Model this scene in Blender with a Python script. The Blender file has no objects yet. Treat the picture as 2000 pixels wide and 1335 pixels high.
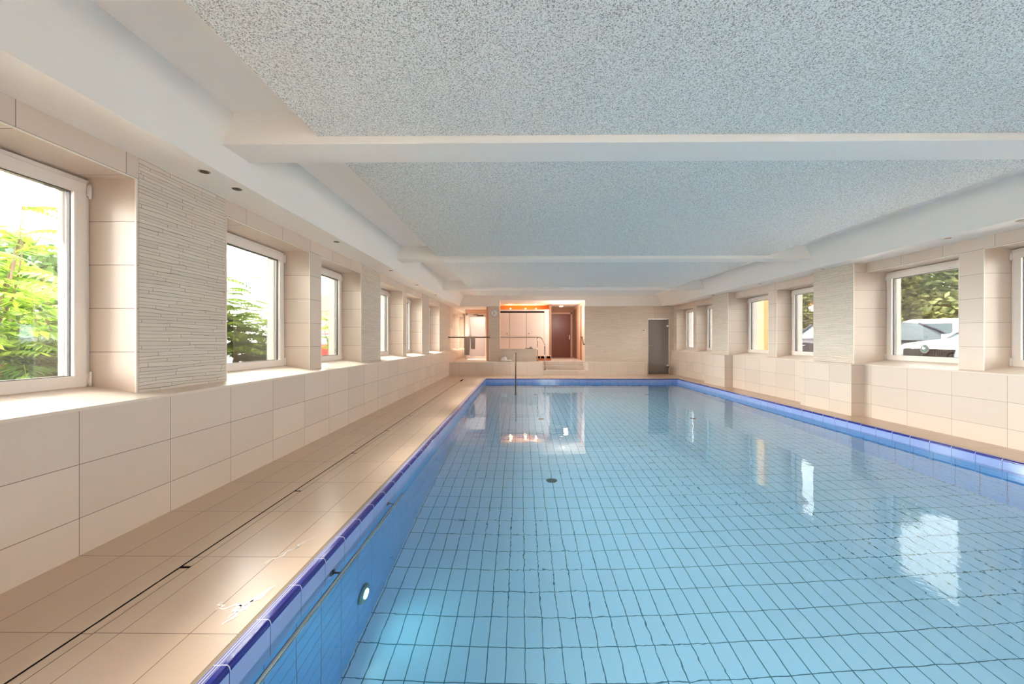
import bpy, bmesh, math, random
from mathutils import Vector, Matrix
from math import radians as R, sin, cos, pi
random.seed(7)
sc = bpy.context.scene
C = sc.collection

# ---------------------------------------------------------------- camera
cam = bpy.data.cameras.new('camera'); co = bpy.data.objects.new('camera', cam); C.objects.link(co)
cam.sensor_width = 36.0; cam.lens = 785.0 / 2000 * 36
cam.shift_x = -8.5 / 2000; cam.shift_y = -2.9 / 2000
cam.clip_start = 0.02; cam.clip_end = 300
co.location = (0, 0, 1.24); co.rotation_euler = (R(90), 0, R(0.62))
sc.camera = co
# ---------------------------------------------------------------- world, light, exposure
SKY = 13.5; GLOW = 2.4
w = bpy.data.worlds.new('sky'); sc.world = w; w.use_nodes = True
nt = w.node_tree; nt.nodes.clear()
wo = nt.nodes.new('ShaderNodeOutputWorld'); bg = nt.nodes.new('ShaderNodeBackground')
tc = nt.nodes.new('ShaderNodeTexCoord')
def wm(op, a_, b_=None):      # bright haze around the sun on the left, duller sky on the right
    n_ = nt.nodes.new('ShaderNodeMath'); n_.operation = op
    for i_, v_ in enumerate((a_, b_)):
        if v_ is None: continue
        if isinstance(v_, (int, float)): n_.inputs[i_].default_value = v_
        else: nt.links.new(v_, n_.inputs[i_])
    return n_.outputs[0]
dp = nt.nodes.new('ShaderNodeVectorMath'); dp.operation = 'DOT_PRODUCT'; nt.links.new(tc.outputs['Generated'], dp.inputs[0]); dp.inputs[1].default_value = Vector((-1.0, 0.5, 0.38)).normalized()
haze = wm('POWER', wm('MAXIMUM', dp.outputs['Value'], 0.0), 2.5)
strength = wm('MULTIPLY', wm('ADD', wm('ADD', wm('MULTIPLY', dp.outputs['Value'], 0.15), 0.70), wm('MULTIPLY', haze, GLOW)), SKY)
bg.inputs['Color'].default_value = (1.0, 0.965, 0.93, 1); nt.links.new(strength, bg.inputs['Strength'])
nt.links.new(bg.outputs[0], wo.inputs[0])
sun = bpy.data.lights.new('sun', 'SUN'); so = bpy.data.objects.new('sun', sun); C.objects.link(so)
sun.energy = 4.0; sun.angle = R(22); sun.color = (1, 0.95, 0.88)
so.rotation_euler = Vector((1.0, -0.05, -0.80)).to_track_quat('-Z', 'Y').to_euler()   # hazy sun from the left, slightly behind
sc.view_settings.view_transform = 'Standard'; sc.view_settings.look = 'None'
sc.view_settings.exposure = 0.66; sc.view_settings.gamma = 1.0
sc.view_settings.use_curve_mapping = False
cy = sc.cycles
cy.max_bounces = 14; cy.diffuse_bounces = 7; cy.glossy_bounces = 4; cy.transmission_bounces = 8; cy.transparent_max_bounces = 16
cy.caustics_refractive = True; cy.caustics_reflective = False; cy.sample_clamp_indirect = 25.0; cy.blur_glossy = 0.5
cy.use_denoising = True; cy.denoiser = 'OPENIMAGEDENOISE'
try:
    cy.denoising_input_passes = 'RGB_ALBEDO_NORMAL'; cy.denoising_prefilter = 'ACCURATE'
except Exception: pass

def portal(x, y0, y1, z0, z1, s):
    """daylight entrance at a window opening (guides sampling of the sky only)"""
    l = bpy.data.lights.new('daylight_portal', 'AREA'); l.shape = 'RECTANGLE'; l.size = y1 - y0; l.size_y = z1 - z0
    l.cycles.is_portal = True
    o = bpy.data.objects.new('daylight_portal', l); C.objects.link(o)
    o.location = (x, (y0 + y1) / 2, (z0 + z1) / 2)
    o.rotation_euler = Vector((s, 0, 0)).to_track_quat('-Z', 'Z').to_euler()
    return o

# ================================================================= materials
def lin(c):
    def f(v):
        v /= 255.0
        return v / 12.92 if v <= 0.04045 else ((v + 0.055) / 1.055) ** 2.4
    return (f(c[0]), f(c[1]), f(c[2]), 1)

class N:
    """tiny node-graph helper"""
    def __init__(s, name):
        s.m = bpy.data.materials.new(name); s.m.use_nodes = True; s.t = s.m.node_tree; s.t.nodes.clear()
        s.out = s.t.nodes.new('ShaderNodeOutputMaterial')
    def n(s, typ, ins=None, **kw):
        nd = s.t.nodes.new('ShaderNode' + typ)
        for k, v in kw.items(): setattr(nd, k, v)
        for k, v in (ins or {}).items():
            if isinstance(v, bpy.types.NodeSocket): s.t.links.new(v, nd.inputs[k])
            else: nd.inputs[k].default_value = v
        return nd
    def math(s, op, a, b=None, c=None):
        nd = s.t.nodes.new('ShaderNodeMath'); nd.operation = op
        for i, v in enumerate((a, b, c)):
            if v is None: continue
            if isinstance(v, bpy.types.NodeSocket): s.t.links.new(v, nd.inputs[i])
            else: nd.inputs[i].default_value = v
        return nd.outputs[0]
    def mix(s, f, a, b):
        nd = s.t.nodes.new('ShaderNodeMix'); nd.data_type = 'RGBA'
        for k, v in ((0, f), (6, a), (7, b)):
            if isinstance(v, bpy.types.NodeSocket): s.t.links.new(v, nd.inputs[k])
            else: nd.inputs[k].default_value = v
        return nd.outputs[2]
    def fin(s, sh): s.t.links.new(sh, s.out.inputs[0]); return s.m

def plain(name, rgb, rough=0.5, metal=0.0, spec=0.5, bump=0.0, bscale=200, emit=None, es=0, var=0.0):
    g = N(name)
    col = lin(rgb)
    ins = {'Base Color': col, 'Roughness': rough, 'Metallic': metal, 'Specular IOR Level': spec}
    if emit: ins['Emission Color'] = lin(emit); ins['Emission Strength'] = es
    b = g.n('BsdfPrincipled', ins)
    if bump or var:
        p = g.n('NewGeometry').outputs['Position']
        nz = g.n('TexNoise', {'Vector': p, 'Scale': bscale, 'Detail': 3.0})
        if bump:
            bp = g.n('Bump', {'Height': nz.outputs[0], 'Strength': 0.5, 'Distance': bump}); g.t.links.new(bp.outputs[0], b.inputs['Normal'])
        if var:
            f = g.math('MULTIPLY', nz.outputs[0], var)
            g.t.links.new(g.mix(f, col, (0, 0, 0, 1)), b.inputs['Base Color'])
    return g.fin(b.outputs[0])

def joint(g, coord, period, off, half):
    """1 on a joint line; returns (mask, cell index)"""
    u = g.math('DIVIDE', g.math('SUBTRACT', coord, off), period)
    fr = g.math('FRACT', g.math('ADD', u, 1000.0))
    d = g.math('MINIMUM', fr, g.math('SUBTRACT', 1.0, fr))
    return g.math('LESS_THAN', g.math('MULTIPLY', d, period), half), g.math('FLOOR', g.math('ADD', u, 1000.0))

def tile(name, rgb, grout, ax, half=0.0018, rough=0.35, spec=0.5, var=0.05, mottle=0.04, bump=0.0006):
    """tiles laid in world metres. ax: {'X':(u,v), 'Y':(u,v), 'Z':(u,v)} per facing; u/v = (axis, period, offset) or None"""
    g = N(name)
    geo = g.n('NewGeometry'); P = g.n('SeparateXYZ', {0: geo.outputs['Position']}); Nn = g.n('SeparateXYZ', {0: geo.outputs['True Normal']})
    mask = None; idx = None
    for k, comp in (('X', 0), ('Y', 1), ('Z', 2)):
        if k not in ax: continue
        sel = g.math('GREATER_THAN', g.math('ABSOLUTE', Nn.outputs[comp]), 0.7)
        for q, a in enumerate(ax[k]):
            if a is None: continue
            mk, ix = joint(g, P.outputs['XYZ'.index(a[0])], a[1], a[2], half)
            mk = g.math('MULTIPLY', mk, sel); ix = g.math('MULTIPLY', g.math('MULTIPLY', ix, sel), 1.0 if q == 0 else 17.3)
            mask = mk if mask is None else g.math('MAXIMUM', mask, mk)
            idx = ix if idx is None else g.math('ADD', idx, ix)
    wn = g.n('TexWhiteNoise', noise_dimensions='1D'); g.t.links.new(idx, wn.inputs['W'])
    nz = g.n('TexNoise', {'Vector': geo.outputs['Position'], 'Scale': 9.0, 'Detail': 5.0, 'Roughness': 0.65})
    c = lin(rgb); dark = tuple(v * (1 - var * 2) for v in c[:3]) + (1,)
    base = g.mix(wn.outputs[0], dark, c)
    base = g.mix(g.math('MULTIPLY', nz.outputs[0], mottle * 4), base, tuple(v * 0.8 for v in c[:3]) + (1,))
    colr = g.mix(mask, base, lin(grout))
    b = g.n('BsdfPrincipled', {'Base Color': colr, 'Specular IOR Level': spec, 'Roughness': g.math('ADD', g.math('MULTIPLY', mask, 0.4), rough)})
    bp = g.n('Bump', {'Height': g.math('SUBTRACT', 1.0, mask), 'Strength': 0.6, 'Distance': bump}); g.t.links.new(bp.outputs[0], b.inputs['Normal'])
    return g.fin(b.outputs[0])

def strips(name, rgb, line, uax):
    """irregular stacked stone-look strips with thin dark staggered joints"""
    g = N(name)
    geo = g.n('NewGeometry'); P = g.n('SeparateXYZ', {0: geo.outputs['Position']})
    u = P.outputs['XYZ'.index(uax)]; z = P.outputs[2]
    vz = g.n('CombineXYZ', {0: g.math('MULTIPLY', u, 0.7), 1: g.math('MULTIPLY', z, 6.0), 2: 0.0})
    nz = g.n('TexNoise', {'Vector': vz.outputs[0], 'Scale': 3.0, 'Detail': 2.0})
    warp = g.math('MULTIPLY', g.math('SUBTRACT', nz.outputs[0], 0.5), 1.3)
    v = g.math('ADD', g.math('DIVIDE', z, 0.0262), warp)
    row = g.math('FLOOR', v); fr = g.math('FRACT', v)
    l1 = g.math('LESS_THAN', fr, 0.085)
    wn = g.n('TexWhiteNoise', noise_dimensions='1D'); g.t.links.new(row, wn.inputs['W'])
    uu = g.math('ADD', g.math('DIVIDE', u, 0.47), g.math('MULTIPLY', wn.outputs[0], 13.0))
    fu = g.math('FRACT', g.math('ADD', uu, 50.0))
    l2 = g.math('LESS_THAN', fu, 0.006)
    mask = g.math('MAXIMUM', l1, l2)
    cell = g.n('TexWhiteNoise', noise_dimensions='2D')
    cv = g.n('CombineXYZ', {0: row, 1: g.math('FLOOR', uu), 2: 0.0}); g.t.links.new(cv.outputs[0], cell.inputs['Vector'])
    c = lin(rgb)
    base = g.mix(cell.outputs[0], tuple(x * 0.9 for x in c[:3]) + (1,), c)
    colr = g.mix(mask, base, lin(line))
    fine = g.n('TexNoise', {'Vector': geo.outputs['Position'], 'Scale': 120.0, 'Detail': 2.0})
    h = g.math('ADD', g.math('MULTIPLY', g.math('SUBTRACT', 1.0, mask), 0.5), g.math('ADD', g.math('MULTIPLY', cell.outputs[0], 1.0), g.math('MULTIPLY', fine.outputs[0], 0.25)))
    b = g.n('BsdfPrincipled', {'Base Color': colr, 'Roughness': 0.6})
    bp = g.n('Bump', {'Height': h, 'Strength': 0.7, 'Distance': 0.0025}); g.t.links.new(bp.outputs[0], b.inputs['Normal'])
    return g.fin(b.outputs[0])

def thin_glass(name, tint=(0.96, 0.985, 0.975)):
    g = N(name)
    fr = g.n('Fresnel', {'IOR': 1.5})
    tr = g.n('BsdfTransparent', {'Color': tint + (1,)}); gl = g.n('BsdfGlossy', {'Color': (1, 1, 1, 1), 'Roughness': 0.0})
    mx = g.n('MixShader', {0: g.math('MULTIPLY', fr.outputs[0], 0.9), 1: tr.outputs[0], 2: gl.outputs[0]})
    return g.fin(mx.outputs[0])

def frosted(name, rgb, f=0.6):
    g = N(name)
    a = g.n('BsdfTranslucent', {'Color': lin(rgb)}); b = g.n('BsdfPrincipled', {'Base Color': lin(rgb), 'Roughness': 0.25})
    return g.fin(g.n('MixShader', {0: f, 1: b.outputs[0], 2: a.outputs[0]}).outputs[0])

WALL = (225, 206, 190)
YJL = ('Y', 0.604, 2.29)
YJR = ('Y', 0.604, 4.72)
M = {}
M['tile_low_left'] = tile('beige_wall_tile', WALL, (120, 104, 92), {'X': (YJL, ('Z', 0.31, -0.095)), 'Y': (('X', 0.6, -2.545), ('Z', 0.31, -0.095)), 'Z': (YJL, None)})
M['tile_low_right'] = tile('beige_wall_tile_right', WALL, (150, 132, 118), {'X': (YJR, ('Z', 0.31, -0.095)), 'Y': (None, ('Z', 0.31, -0.095)), 'Z': (YJR, None)})
M['tile_up_left'] = tile('beige_reveal_tile', WALL, (120, 104, 92), {'X': (('Y', 0.6, 2.112), ('Z', 0.304, 1.16)), 'Y': (None, ('Z', 0.304, 1.16)), 'Z': (('Y', 0.6, 2.112), None)})
M['tile_up_right'] = tile('beige_reveal_tile_right', WALL, (140, 122, 108), {'X': (('Y', 0.6, 4.92), ('Z', 0.304, 1.16)), 'Y': (None, ('Z', 0.304, 1.16)), 'Z': (('Y', 0.6, 4.92), None)})
M['strip_side'] = strips('structured_wall_tile', (222, 207, 191), (112, 100, 90), 'Y')
M['strip_end'] = strips('structured_end_wall_tile', (230, 213, 196), (125, 110, 96), 'X')
M['tile_end'] = tile('beige_end_wall_tile', WALL, (150, 132, 116), {'Y': (('X', 0.6, 0.81), ('Z', 0.3, 0.466)), 'X': (('Y', 0.6, 15.1), ('Z', 0.3, 0.466)), 'Z': (('X', 0.6, 0.81), None)})
M['tile_ledge'] = tile('beige_ledge_tile', WALL, (150, 128, 112), {'Y': (('X', 0.6, 0.81), None), 'X': (None, None), 'Z': (('X', 0.6, 0.81), ('Y', 0.3, 14.33))})
M['floor'] = tile('beige_floor_tile', (212, 184, 160), (132, 108, 90), {'Z': (('X', 0.3, -2.30), ('Y', 0.604, 2.29)), 'X': (None, None)}, rough=0.3, var=0.03, mottle=0.03)
M['sill'] = tile('beige_sill_tile', (232, 214, 198), (150, 130, 116), {'Z': (('Y', 0.604, 2.29), None)}, half=0.001)  # lighter than the walls: daylight on the sills put into the colour
M['trim'] = plain('pale_edge_profile', (238, 228, 214), 0.35)
M['white'] = plain('white_ceiling_paint', (244, 238, 231), 0.7, bump=0.0003, bscale=60)
M['render'] = plain('rough_white_render', (232, 226, 220), 0.9, bump=0.0015, bscale=70, var=0.08)
M['pvc'] = plain('white_window_plastic', (236, 226, 218), 0.3)
M['gasket'] = plain('dark_rubber_gasket', (60, 58, 60), 0.6)
M['glass'] = thin_glass('window_glass')
M['steel'] = plain('brushed_stainless_steel', (200, 192, 182), 0.22, metal=1.0)
M['darksteel'] = plain('dull_dark_metal', (92, 80, 72), 0.4, metal=0.8)
M['black'] = plain('dark_slot', (22, 20, 20), 0.9, spec=0.15)

# acoustic ceiling plaster: pale with fine dark pits
def speckle():
    g = N('speckled_acoustic_plaster')
    geo = g.n('NewGeometry')
    n1 = g.n('TexNoise', {'Vector': geo.outputs['Position'], 'Scale': 165.0, 'Detail': 2.0, 'Roughness': 0.6})
    n2 = g.n('TexNoise', {'Vector': geo.outputs['Position'], 'Scale': 60.0, 'Detail': 1.0})
    f = g.n('MapRange', {0: n1.outputs[0], 1: 0.36, 2: 0.49, 3: 0.0, 4: 1.0})
    f2 = g.n('MapRange', {0: n2.outputs[0], 1: 0.3, 2: 0.5, 3: 0.75, 4: 1.0})
    k = g.math('MULTIPLY', f.outputs[0], f2.outputs[0])
    col = g.mix(k, lin((140, 138, 133)), lin((246, 245, 240)))
    b = g.n('BsdfPrincipled', {'Base Color': col, 'Roughness': 0.9})
    bp = g.n('Bump', {'Height': k, 'Strength': 0.5, 'Distance': 0.002}); g.t.links.new(bp.outputs[0], b.inputs['Normal'])
    return g.fin(b.outputs[0])
M['speckle'] = speckle()
PJ = {'X': (('Y', 0.25, 2.476), ('Z', 0.125, -0.025)), 'Y': (('X', 0.25, -1.11), ('Z', 0.125, -0.025)), 'Z': (('X', 0.125, -1.11 + 0.014), ('Y', 0.25, 2.476))}
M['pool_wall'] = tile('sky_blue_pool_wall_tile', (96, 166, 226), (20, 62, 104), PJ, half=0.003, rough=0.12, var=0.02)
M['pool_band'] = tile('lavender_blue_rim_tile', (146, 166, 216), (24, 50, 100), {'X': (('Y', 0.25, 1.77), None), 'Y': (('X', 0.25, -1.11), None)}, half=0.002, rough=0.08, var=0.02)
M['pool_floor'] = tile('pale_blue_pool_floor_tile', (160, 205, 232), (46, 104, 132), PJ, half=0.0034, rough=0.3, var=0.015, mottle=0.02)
M['coping'] = tile('cobalt_blue_glazed_edge', (36, 44, 132), (200, 200, 214), {'Z': (('Y', 0.25, 1.77), None), 'X': (('Y', 0.25, 1.77), None), 'Y': (('X', 0.25, -1.11), None)}, half=0.0022, rough=0.12, var=0.02, bump=0.0002)
M['coping_groove'] = tile('grooved_violet_blue_edge_tile', (104, 104, 168), (226, 224, 232), {'Z': (('X', 0.011, -1.118), ('Y', 0.25, 1.77)), 'X': (('Y', 0.25, 1.77), None), 'Y': (None, None)}, half=0.0014, rough=0.3)
M['coping_groove_end'] = tile('grooved_violet_blue_edge_tile_across', (104, 104, 168), (226, 224, 232), {'Z': (('X', 0.25, -1.11), ('Y', 0.011, 13.0)), 'Y': (None, None)}, half=0.0014, rough=0.3)
M['caulk'] = plain('tan_joint_strip', (150, 130, 106), 0.5)

def water():
    g = N('clear_pool_water')
    geo = g.n('NewGeometry')
    s = g.n('Mapping', {'Vector': geo.outputs['Position'], 'Scale': (1.0, 0.8, 1.0)})
    n1 = g.n('TexNoise', {'Vector': s.outputs[0], 'Scale': 3.2, 'Detail': 2.0, 'Roughness': 0.5})
    n2 = g.n('TexNoise', {'Vector': s.outputs[0], 'Scale': 13.0, 'Detail': 2.0, 'Roughness': 0.6})
    msk = g.n('TexNoise', {'Vector': s.outputs[0], 'Scale': 0.8, 'Detail': 1.0})
    mr = g.n('MapRange', {0: msk.outputs[0], 1: 0.42, 2: 0.62, 3: 0.1, 4: 1.0})
    h = g.math('ADD', g.math('MULTIPLY', n1.outputs[0], 1.0), g.math('MULTIPLY', g.math('MULTIPLY', n2.outputs[0], 0.36), mr.outputs[0]))
    bp = g.n('Bump', {'Height': h, 'Strength': 1.0, 'Distance': 0.0025})
    gl = g.n('BsdfGlass', {'Color': (0.93, 0.99, 1.0, 1), 'Roughness': 0.0, 'IOR': 1.333, 'Normal': bp.outputs[0]})
    return g.fin(gl.outputs[0])
M['water'] = water()

# ================================================================= mesh helpers
class MB:
    def __init__(s): s.v = []; s.f = []; s.m = []; s.mats = []; s.smooth = []
    def mi(s, mat):
        if mat not in s.mats: s.mats.append(mat)
        return s.mats.index(mat)
    def face(s, pts, mat, sm=False):
        i = len(s.v); s.v += [tuple(p) for p in pts]; s.f.append(tuple(range(i, i + len(pts)))); s.m.append(s.mi(mat)); s.smooth.append(sm)
    def box(s, x0, x1, y0, y1, z0, z1, mat, top=None, skip=''):
        a = [(x0, y0, z0), (x1, y0, z0), (x1, y1, z0), (x0, y1, z0), (x0, y0, z1), (x1, y0, z1), (x1, y1, z1), (x0, y1, z1)]
        i = len(s.v); s.v += a
        for k, q in (('b', (0, 3, 2, 1)), ('t', (4, 5, 6, 7)), ('f', (0, 1, 5, 4)), ('r', (1, 2, 6, 5)), ('k', (2, 3, 7, 6)), ('l', (3, 0, 4, 7))):
            if k in skip: continue
            s.f.append(tuple(i + j for j in q)); s.m.append(s.mi(top if (k == 't' and top) else mat)); s.smooth.append(False)
        return s
    def prism(s, prof, y0, y1, mat, axis='Y'):
        """profile of (a, z) points swept along axis"""
        n = len(prof); i = len(s.v)
        for t in (y0, y1):
            for a, z in prof: s.v.append((a, t, z) if axis == 'Y' else (t, a, z))
        for k in range(n):
            j = (k + 1) % n
            s.f.append((i + k, i + j, i + n + j, i + n + k)); s.m.append(s.mi(mat)); s.smooth.append(False)
        s.f.append(tuple(i + k for k in range(n - 1, -1, -1))); s.m.append(s.mi(mat)); s.smooth.append(False)
        s.f.append(tuple(i + n + k for k in range(n))); s.m.append(s.mi(mat)); s.smooth.append(False)
    def tube(s, pts, r, mat, seg=12, cap=True):
        pts = [Vector(p) for p in pts]; n = len(pts); rr = r if isinstance(r, (list, tuple)) else [r] * n
        i0 = len(s.v); up = None
        for k, p in enumerate(pts):
            d = (pts[min(k + 1, n - 1)] - pts[max(k - 1, 0)]).normalized()
            if up is None:
                up = Vector((0, 0, 1)) if abs(d.z) < 0.9 else Vector((1, 0, 0))
            a = d.cross(up).normalized(); b = a.cross(d).normalized(); up = b
            for q in range(seg):
                t = 2 * pi * q / seg; s.v.append(tuple(p + (a * cos(t) + b * sin(t)) * rr[k]))
        for k in range(n - 1):
            for q in range(seg):
                q2 = (q + 1) % seg
                s.f.append((i0 + k * seg + q, i0 + k * seg + q2, i0 + (k + 1) * seg + q2, i0 + (k + 1) * seg + q)); s.m.append(s.mi(mat)); s.smooth.append(True)
        if cap:
            s.f.append(tuple(i0 + q for q in range(seg))); s.m.append(s.mi(mat)); s.smooth.append(False)
            s.f.append(tuple(i0 + (n - 1) * seg + q for q in range(seg - 1, -1, -1))); s.m.append(s.mi(mat)); s.smooth.append(False)
    def disc(s, c, axis, r, h, mat, seg=32, r2=None):
        a = Vector(axis).normalized(); s.tube([Vector(c), Vector(c) + a * h], [r, r if r2 is None else r2], mat, seg)
    def build(s, name, parent=None, bevel=0, fix=True):
        me = bpy.data.meshes.new(name); me.from_pydata(s.v, [], s.f)
        for m in s.mats: me.materials.append(M[m] if isinstance(m, str) else m)
        me.polygons.foreach_set('material_index', s.m); me.polygons.foreach_set('use_smooth', s.smooth); me.update()
        if fix:
            bm = bmesh.new(); bm.from_mesh(me); bmesh.ops.remove_doubles(bm, verts=bm.verts, dist=1e-5) if bevel else None
            bmesh.ops.recalc_face_normals(bm, faces=bm.faces); bm.to_mesh(me); bm.free()
        o = bpy.data.objects.new(name, me); C.objects.link(o)
        if parent is not None:
            o.parent = parent; o.matrix_parent_inverse = Matrix.Identity(4)
            if parent.get('_w') is None: pass
        if bevel:
            b = o.modifiers.new('bevel', 'BEVEL'); b.width = bevel; b.segments = 2; b.limit_method = 'ANGLE'
        return o

def tag(o, label=None, cat=None, group=None, kind=None):
    if label: o['label'] = label
    if cat: o['category'] = cat
    if group: o['group'] = group
    if kind: o['kind'] = kind
    return o
def thing(name, loc, label, cat, group=None, rz=0):
    o = bpy.data.objects.new(name, None); C.objects.link(o); o.empty_display_size = 0.1
    o.location = loc; o.rotation_euler = (0, 0, rz)
    return tag(o, label, cat, group)
def loc_box(mb, cx, cy, cz, sx, sy, sz, mat, **k): return mb.box(cx - sx / 2, cx + sx / 2, cy - sy / 2, cy + sy / 2, cz - sz / 2, cz + sz / 2, mat, **k)
def struct(o): o['kind'] = 'structure'; return o
def copy_tree(o, parent=None):
    c = o.copy(); C.objects.link(c)
    if parent is not None: c.parent = parent; c.matrix_parent_inverse = Matrix.Identity(4)
    for ch in list(o.children): copy_tree(ch, c)
    return c

# ================================================================= the room
YB = -2.6            # wall behind the camera
YE = 15.1            # end wall
PXL, PXR, PYN, PYF = -1.11, 5.05, -1.3, 13.0
ZS, ZP, ZB, ZH = 2.525, 2.748, 2.695, 2.93
ZL = 0.466           # height of the raised floor at the far end
# ---- deck floor around the pool, with a narrow slot for the drain
DX0, DX1 = -1.872, -1.808
f = MB(); CW = 0.085
f.box(-2.56, DX0, YB, 14.4, -0.2, 0, 'floor'); f.box(DX1, PXL - CW, YB, 14.4, -0.2, 0, 'floor')
f.box(DX0, DX1, YB, 0.2, -0.2, 0, 'floor'); f.box(DX0, DX1, 12.9, 14.4, -0.2, 0, 'floor'); f.box(DX0, DX1, 0.2, 12.9, -0.2, -0.05, 'black'); f.box(DX0, DX0 + 0.007, 0.2, 12.9, -0.05, -0.002, 'black'); f.box(DX1 - 0.006, DX1, 0.2, 12.9, -0.05, -0.002, 'black')
f.box(PXR + CW, 5.75, YB, 15.15, -0.2, 0, 'floor')
f.box(PXL - CW, PXR + CW, PYF + CW, 15.15, -0.2, 0, 'floor'); f.box(PXL - CW, PXR + CW, YB, PYN - CW, -0.2, 0, 'floor')
struct(f.build('floor'))
# ---- pool
pool = thing('swimming_pool', (0, 0, 0), 'long indoor swimming pool lined with blue tiles and a cobalt rim', 'swimming pool')
b = MB()
T = 0.14
for (x0, x1, y0, y1, sk) in ((PXL - T, PXL, PYN - T, PYF + T, ''), (PXR, PXR + T, PYN - T, PYF + T, ''), (PXL, PXR, PYF, PYF + T, ''), (PXL, PXR, PYN - T, PYN, '')):
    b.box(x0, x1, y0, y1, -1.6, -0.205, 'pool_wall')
b.build('pool_wall', pool)
b = MB()
for (x0, x1, y0, y1) in ((PXL - 0.08, PXL, PYN - 0.08, PYF + 0.08), (PXR, PXR + 0.08, PYN - 0.08, PYF + 0.08), (PXL, PXR, PYF, PYF + 0.08), (PXL, PXR, PYN - 0.08, PYN)):
    b.box(x0, x1, y0, y1, -0.205, -0.018, 'pool_band')
b.build('rim_tile_band', pool)
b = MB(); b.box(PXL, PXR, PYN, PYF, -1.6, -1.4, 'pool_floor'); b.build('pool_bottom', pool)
b = MB()      # glazed cobalt nose with grooved tread behind it
def edge_run(b, x, s, y0, y1):
    prof = []
    for k in range(7):
        t = pi / 2 * k / 6; prof.append((x - s * 0.002 - s * (-0.016) * (1 - cos(t)) * 1.0, -0.018 + 0.021 * sin(t)))
    prof = [(x + s * 0.003, -0.02)] + [(x + s * (0.003 - 0.014 * (1 - cos(pi / 2 * k / 6))), -0.02 + 0.024 * sin(pi / 2 * k / 6)) for k in range(1, 7)] + [(x - s * 0.03, 0.004), (x - s * 0.03, -0.02)]
    b.prism(prof, y0, y1, 'coping')
edge_run(b, PXL, 1, PYN, PYF); edge_run(b, PXR, -1, PYN, PYF)
def edge_run_x(b, y, s, x0, x1):
    prof = [(y + s * 0.003, -0.02)] + [(y + s * (0.003 - 0.014 * (1 - cos(pi / 2 * k / 6))), -0.02 + 0.024 * sin(pi / 2 * k / 6)) for k in range(1, 7)] + [(y - s * 0.03, 0.004), (y - s * 0.03, -0.02)]
    b.prism(prof, x0, x1, 'coping', axis='X')
edge_run_x(b, PYF, -1, PXL - 0.03, PXR + 0.03); edge_run_x(b, PYN, 1, PXL - 0.03, PXR + 0.03)
b.build('cobalt_nosing', pool)
b = MB()
b.box(PXL - 0.062, PXL - 0.03, PYN - 0.05, PYF + 0.05, -0.1, 0.003, 'coping_groove'); b.box(PXR + 0.03, PXR + 0.062, PYN - 0.05, PYF + 0.05, -0.1, 0.003, 'coping_groove')
b.box(PXL - 0.062, PXR + 0.062, PYF + 0.03, PYF + 0.062, -0.1, 0.003, 'coping_groove_end'); b.box(PXL - 0.062, PXR + 0.062, PYN - 0.062, PYN - 0.03, -0.1, 0.003, 'coping_groove_end')
b.build('grooved_edge_tile', pool)
b = MB()
b.box(PXL - CW, PXL - 0.062, PYN - CW, PYF + CW, -0.1, -0.001, 'caulk'); b.box(PXR + 0.062, PXR + CW, PYN - CW, PYF + CW, -0.1, -0.001, 'caulk')
b.box(PXL - CW, PXR + CW, PYF + 0.062, PYF + CW, -0.1, -0.001, 'caulk'); b.box(PXL - CW, PXR + CW, PYN - CW, PYN - 0.062, -0.1, -0.001, 'caulk')
b.build('joint_strip', pool)
b = MB(); b.face([(PXL, PYN, -0.11), (PXR, PYN, -0.11), (PXR, PYF, -0.11), (PXL, PYF, -0.11)], 'water')
tag(b.build('pool_water', fix=False), 'still clear water filling the blue tiled pool', 'water', kind='stuff')

# ---- slot drain covers in the left deck
for k in range(10):
    y0 = 1.08 + 1.115 * k
    d = thing('drain_cover', (0, 0, 0), None, 'drain cover', 'tiled slot drain covers in the left pool deck')
    d['label'] = ['long tiled drain cover in left deck, %s' % s for s in (
        'nearest the camera', 'second from the camera', 'third from the camera', 'fourth from the camera', 'fifth from the camera', 'sixth from the camera', 'seventh from the camera', 'third from the far ledge', 'second from the far ledge', 'nearest the far ledge')][k]
    d.location = (-1.84, y0, 0)
    q = MB(); q.box(-0.0245, 0.0245, 0.006, 1.098, -0.052, -0.004, 'floor'); q.build('cover_tile', d)
    q = MB(); q.box(-0.0245, 0.0245, 1.098, 1.112, -0.05, -0.003, 'black'); q.build('lifting_edge', d)

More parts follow.
